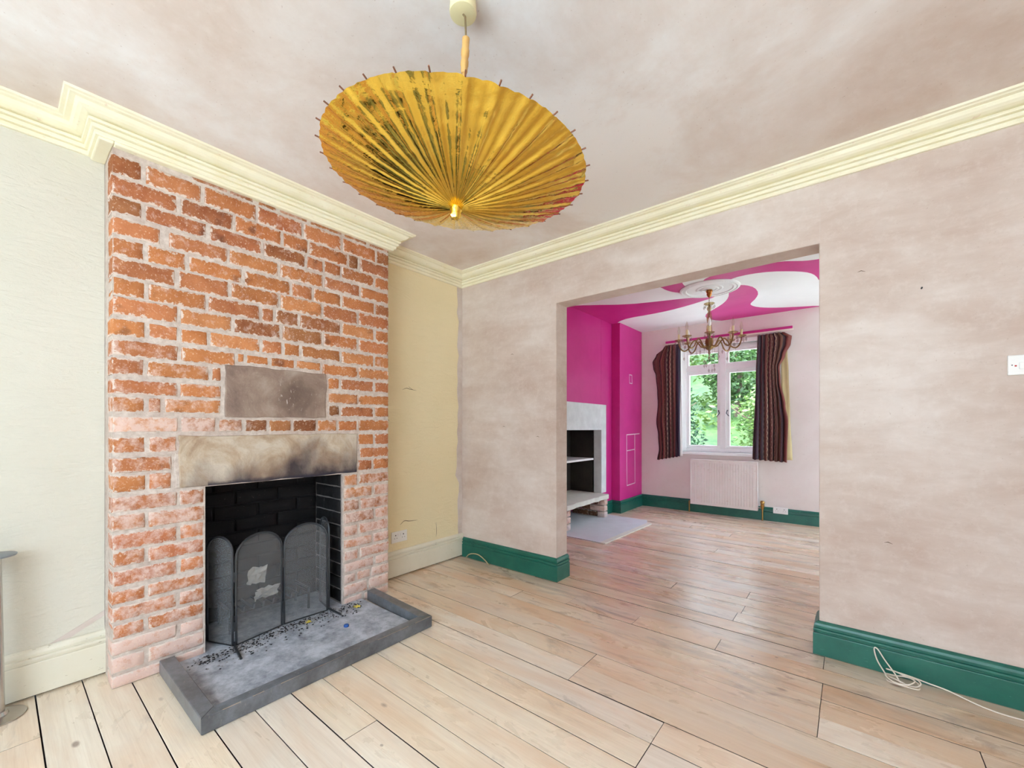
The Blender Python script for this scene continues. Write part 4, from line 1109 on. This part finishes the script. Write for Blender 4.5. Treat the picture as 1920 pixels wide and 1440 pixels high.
def drops(m_, x, y, z, n, s=.006):
    for i in range(n): m_.octa((x, y, z-i*s*2.3), s*.6, s*.9)
    m_.octa((x, y, z-n*s*2.3-.016), .011, .024)
m = MB()
for k in range(6):
    a = 2*PI*k/6; drops(m, CHX+.05*math.cos(a), CHY+.05*math.sin(a), 2.436, 1)
m.build('crystal_drops', 'crystal', ch)
rr_ = random.Random(4)
for k in range(8):
    a = 2*PI*(k+.32)/8; ca, sa = math.cos(a), math.sin(a)
    pr = [(.034, 2.01), (.07, 2.00), (.105, 2.045), (.135, 2.075), (.165, 2.05), (.195, 1.995), (.235, 1.972), (.27, 1.995), (.288, 2.045), (.29, 2.075)]
    arm = MB().tube(spline([(CHX+r*ca, CHY+r*sa, z) for r, z in pr], 5), .0068, 8).build('arm', 'antique_bronze', ch, smooth=True)
    ex, ey = CHX+.29*ca, CHY+.29*sa
    MB().lathe([(.006, 2.070), (.022, 2.074), (.046, 2.088), (.044, 2.092), (.02, 2.082), (.012, 2.082)], (ex, ey, 0), 20).build('drip_pan', 'amber_glass', arm, smooth=True)
    MB().lathe([(.0115, 2.082), (.0115, 2.15)], (ex, ey, 0), 14).build('candle_sleeve', 'candle_ivory', arm, smooth=True)
    MB().lathe([(.007, 2.15), (.013, 2.165), (.0155, 2.182), (.012, 2.205), (.006, 2.225), (.001, 2.236)], (ex, ey, 0), 14).build('bulb', 'bulb_glass' if k not in (3, 6) else 'white_plastic', arm, smooth=True)
    m = MB()
    for j in range(5):
        b = 2*PI*j/5+k; drops(m, ex+.042*math.cos(b), ey+.042*math.sin(b), 2.078, rr_.choice([1, 1, 2]))
    drops(m, CHX+.24*ca, CHY+.24*sa, 1.962, rr_.choice([2, 4, 6]))
    drops(m, CHX+.12*ca, CHY+.12*sa, 2.03, rr_.choice([5, 9, 11]), .0065)
    m.build('crystal_drops', 'crystal', arm)
m = MB()
for k in range(10):
    a = 2*PI*k/10; drops(m, CHX+.05*math.cos(a), CHY+.05*math.sin(a), 1.985, rr_.choice([5, 8, 11, 14]), .0065)
m.build('crystal_drops', 'crystal', ch)

# ================================================================== OUTSIDE
def gz(x, y):
    t_ = max(0, min(1, (y-9)/9)); return -.5+5.1*t_**1.05+.25*math.sin(x*.9+y*.5)*t_
m = MB(); nx, ny = 30, 24; vs = []; fs = []
for j in range(ny+1):
    for i in range(nx+1):
        x = -22+34*i/nx; y = 9+12*j/ny; vs.append((x, y, gz(x, y)))
for j in range(ny):
    for i in range(nx): q0 = j*(nx+1)+i; fs.append((q0, q0+1, q0+nx+2, q0+nx+1))
bank = m.add(vs, fs).build('garden_bank', 'leaf_mid', smooth=True); struct(bank, 'overgrown green bank rising behind the house', 'ground')
struct(MB().box(-14, -16, -.5, 14, FY-.2, -.4).build('front_bounce_ground', 'paving'), 'unseen ground in front of the house, made pale to bounce light', 'ground')  # unseen ground, pale so it throws light up to the ceiling
struct(MB().box(-14, YF+.25, -.6, 14, 9.0, -.5).build('back_bounce_strip', 'paving'), 'unseen pale strip added below the far window to bounce light', 'ground')  # unseen strip added to bounce daylight up into the far room
struct(MB().box(XR+.15, FY-.2, -.6, 14, YF+.25, -.5).build('side_path', 'paving'), 'pale paving beside the house', 'ground')
def leaves(r_, centres, nl, ls):
    vs = []; fs = []
    for i in range(nl):
        lx, ly, lz, lr = r_.choice(centres)
        d = Vector((r_.gauss(0, 1), r_.gauss(0, 1), r_.gauss(0, 1))).normalized(); p = Vector((lx, ly, lz))+d*lr*r_.uniform(.6, 1.05)
        e = Vector((r_.gauss(0, 1), r_.gauss(0, 1), r_.gauss(0, .6))).normalized(); f = (e.cross(d)+Vector((0, 0, .01))).normalized(); s = ls*r_.uniform(.6, 1.3)
        o0 = len(vs); vs += [tuple(p-e*s), tuple(p+f*s*.45), tuple(p+e*s), tuple(p-f*s*.45)]; fs.append((o0, o0+1, o0+2, o0+3))
    me = D.meshes.new('foliage'); me.from_pydata(vs, [], fs); me.update(); return me
def tree(x, y, h, rad, mat, label, seed, nl, ls):
    r_ = random.Random(seed); z0 = gz(x, y); t_ = thing('leafy_tree', label, 'tree', (x, y, z0), 'trees on the bank')
    tr = MB(); tr.tube([(x, y, z0-.1), (x+.08, y, z0+h*.35), (x-.05, y+.1, z0+h*.75)], [.09, .07, .03], 8)
    for k in range(6):
        a = r_.uniform(0, 2*PI); b = h*r_.uniform(.3, .6); L = rad*r_.uniform(.5, .8)
        tr.tube([(x, y, z0+b), (x+L*.6*math.cos(a), y+L*.6*math.sin(a), z0+b+L*.5), (x+L*math.cos(a), y+L*math.sin(a), z0+b+L*.8)], [.035, .022, .01], 6)
    tr.build('trunk', 'bark', t_)
    lobes = []
    for k in range(18):
        a = r_.uniform(0, 2*PI); lr = rad*r_.uniform(.26, .42); rr = (rad-lr)*math.sqrt(r_.random()); zz = z0+h*r_.uniform(.14, .88)
        lobes.append((x+rr*math.cos(a), y+rr*math.sin(a), zz, lr))
    me = leaves(r_, lobes, nl, ls); me.materials.append(MAT[mat])
    o = D.objects.new('foliage', me); COL.objects.link(o); attach(o, t_)
for i, (x, y, h, rad, mt, lb) in enumerate([
    (-3.55, 10.2, 2.5, 1.0, 'leaf_dark', 'dark green bushy tree filling the lower part of the casement nearer the pink wall'),
    (-1.35, 10.4, 2.4, 1.05, 'leaf_bright', 'yellow-green bushy tree just outside the casement by the brown curtain'),
    (-5.9, 10.5, 2.5, 1.1, 'leaf_mid', 'mid green bushy tree outside, hidden mostly by the navy-striped curtain'),
    (.9, 10.5, 2.5, 1.05, 'leaf_mid', 'mid green bushy tree outside, past the beige-lined curtain'),
    (-4.75, 12.75, 2.9, 1.1, 'leaf_bright', 'yellow-green tree standing on the bank behind the dark bushy tree'),
    (-2.45, 12.8, 2.8, 1.1, 'leaf_mid', 'mid green tree on the bank between the dark and the yellow-green bushes'),
    (-.1, 12.8, 2.4, 1.1, 'leaf_dark', 'dark green tree on the bank behind the yellow-green bush'),
    (-5.6, 15.5, 3.1, 1.2, 'leaf_mid', 'mid green tree high on the bank behind the yellow-green tree'),
    (-3.1, 15.6, 3.1, 1.2, 'leaf_bright', 'pale yellow-green tree at the top of the bank behind the mid green tree'),
    (-4.4, 18.3, 3.2, 1.3, 'leaf_mid', 'mid green tree on the crest of the bank behind the pale yellow-green tree'),
    (-1.7, 18.3, 3.2, 1.3, 'leaf_dark', 'dark green tree on the crest of the bank, furthest from the far window'),
    (-.6, 15.6, 3.0, 1.2, 'leaf_mid', 'mid green tree at the top of the bank behind the dark tree')]):
    tree(x, y, h, rad, mt, lb, 20+i, 3200, .055+.007*(y-10))
r_ = random.Random(77); cen = []
for i in range(260):
    x, y = r_.uniform(-10, 4), r_.uniform(9.3, 19); cen.append((x, y, gz(x, y)+.15, r_.uniform(.25, .55)))
me = leaves(r_, cen, 14000, .09); me.materials.append(MAT['leaf_bright'])
o = D.objects.new('undergrowth', me); COL.objects.link(o)
tag(o, 'tangled light green undergrowth covering the garden bank', 'undergrowth', None, 'stuff')
for o in D.objects:
    if o.name.startswith('crystal_drops'): o['kind'] = 'stuff'
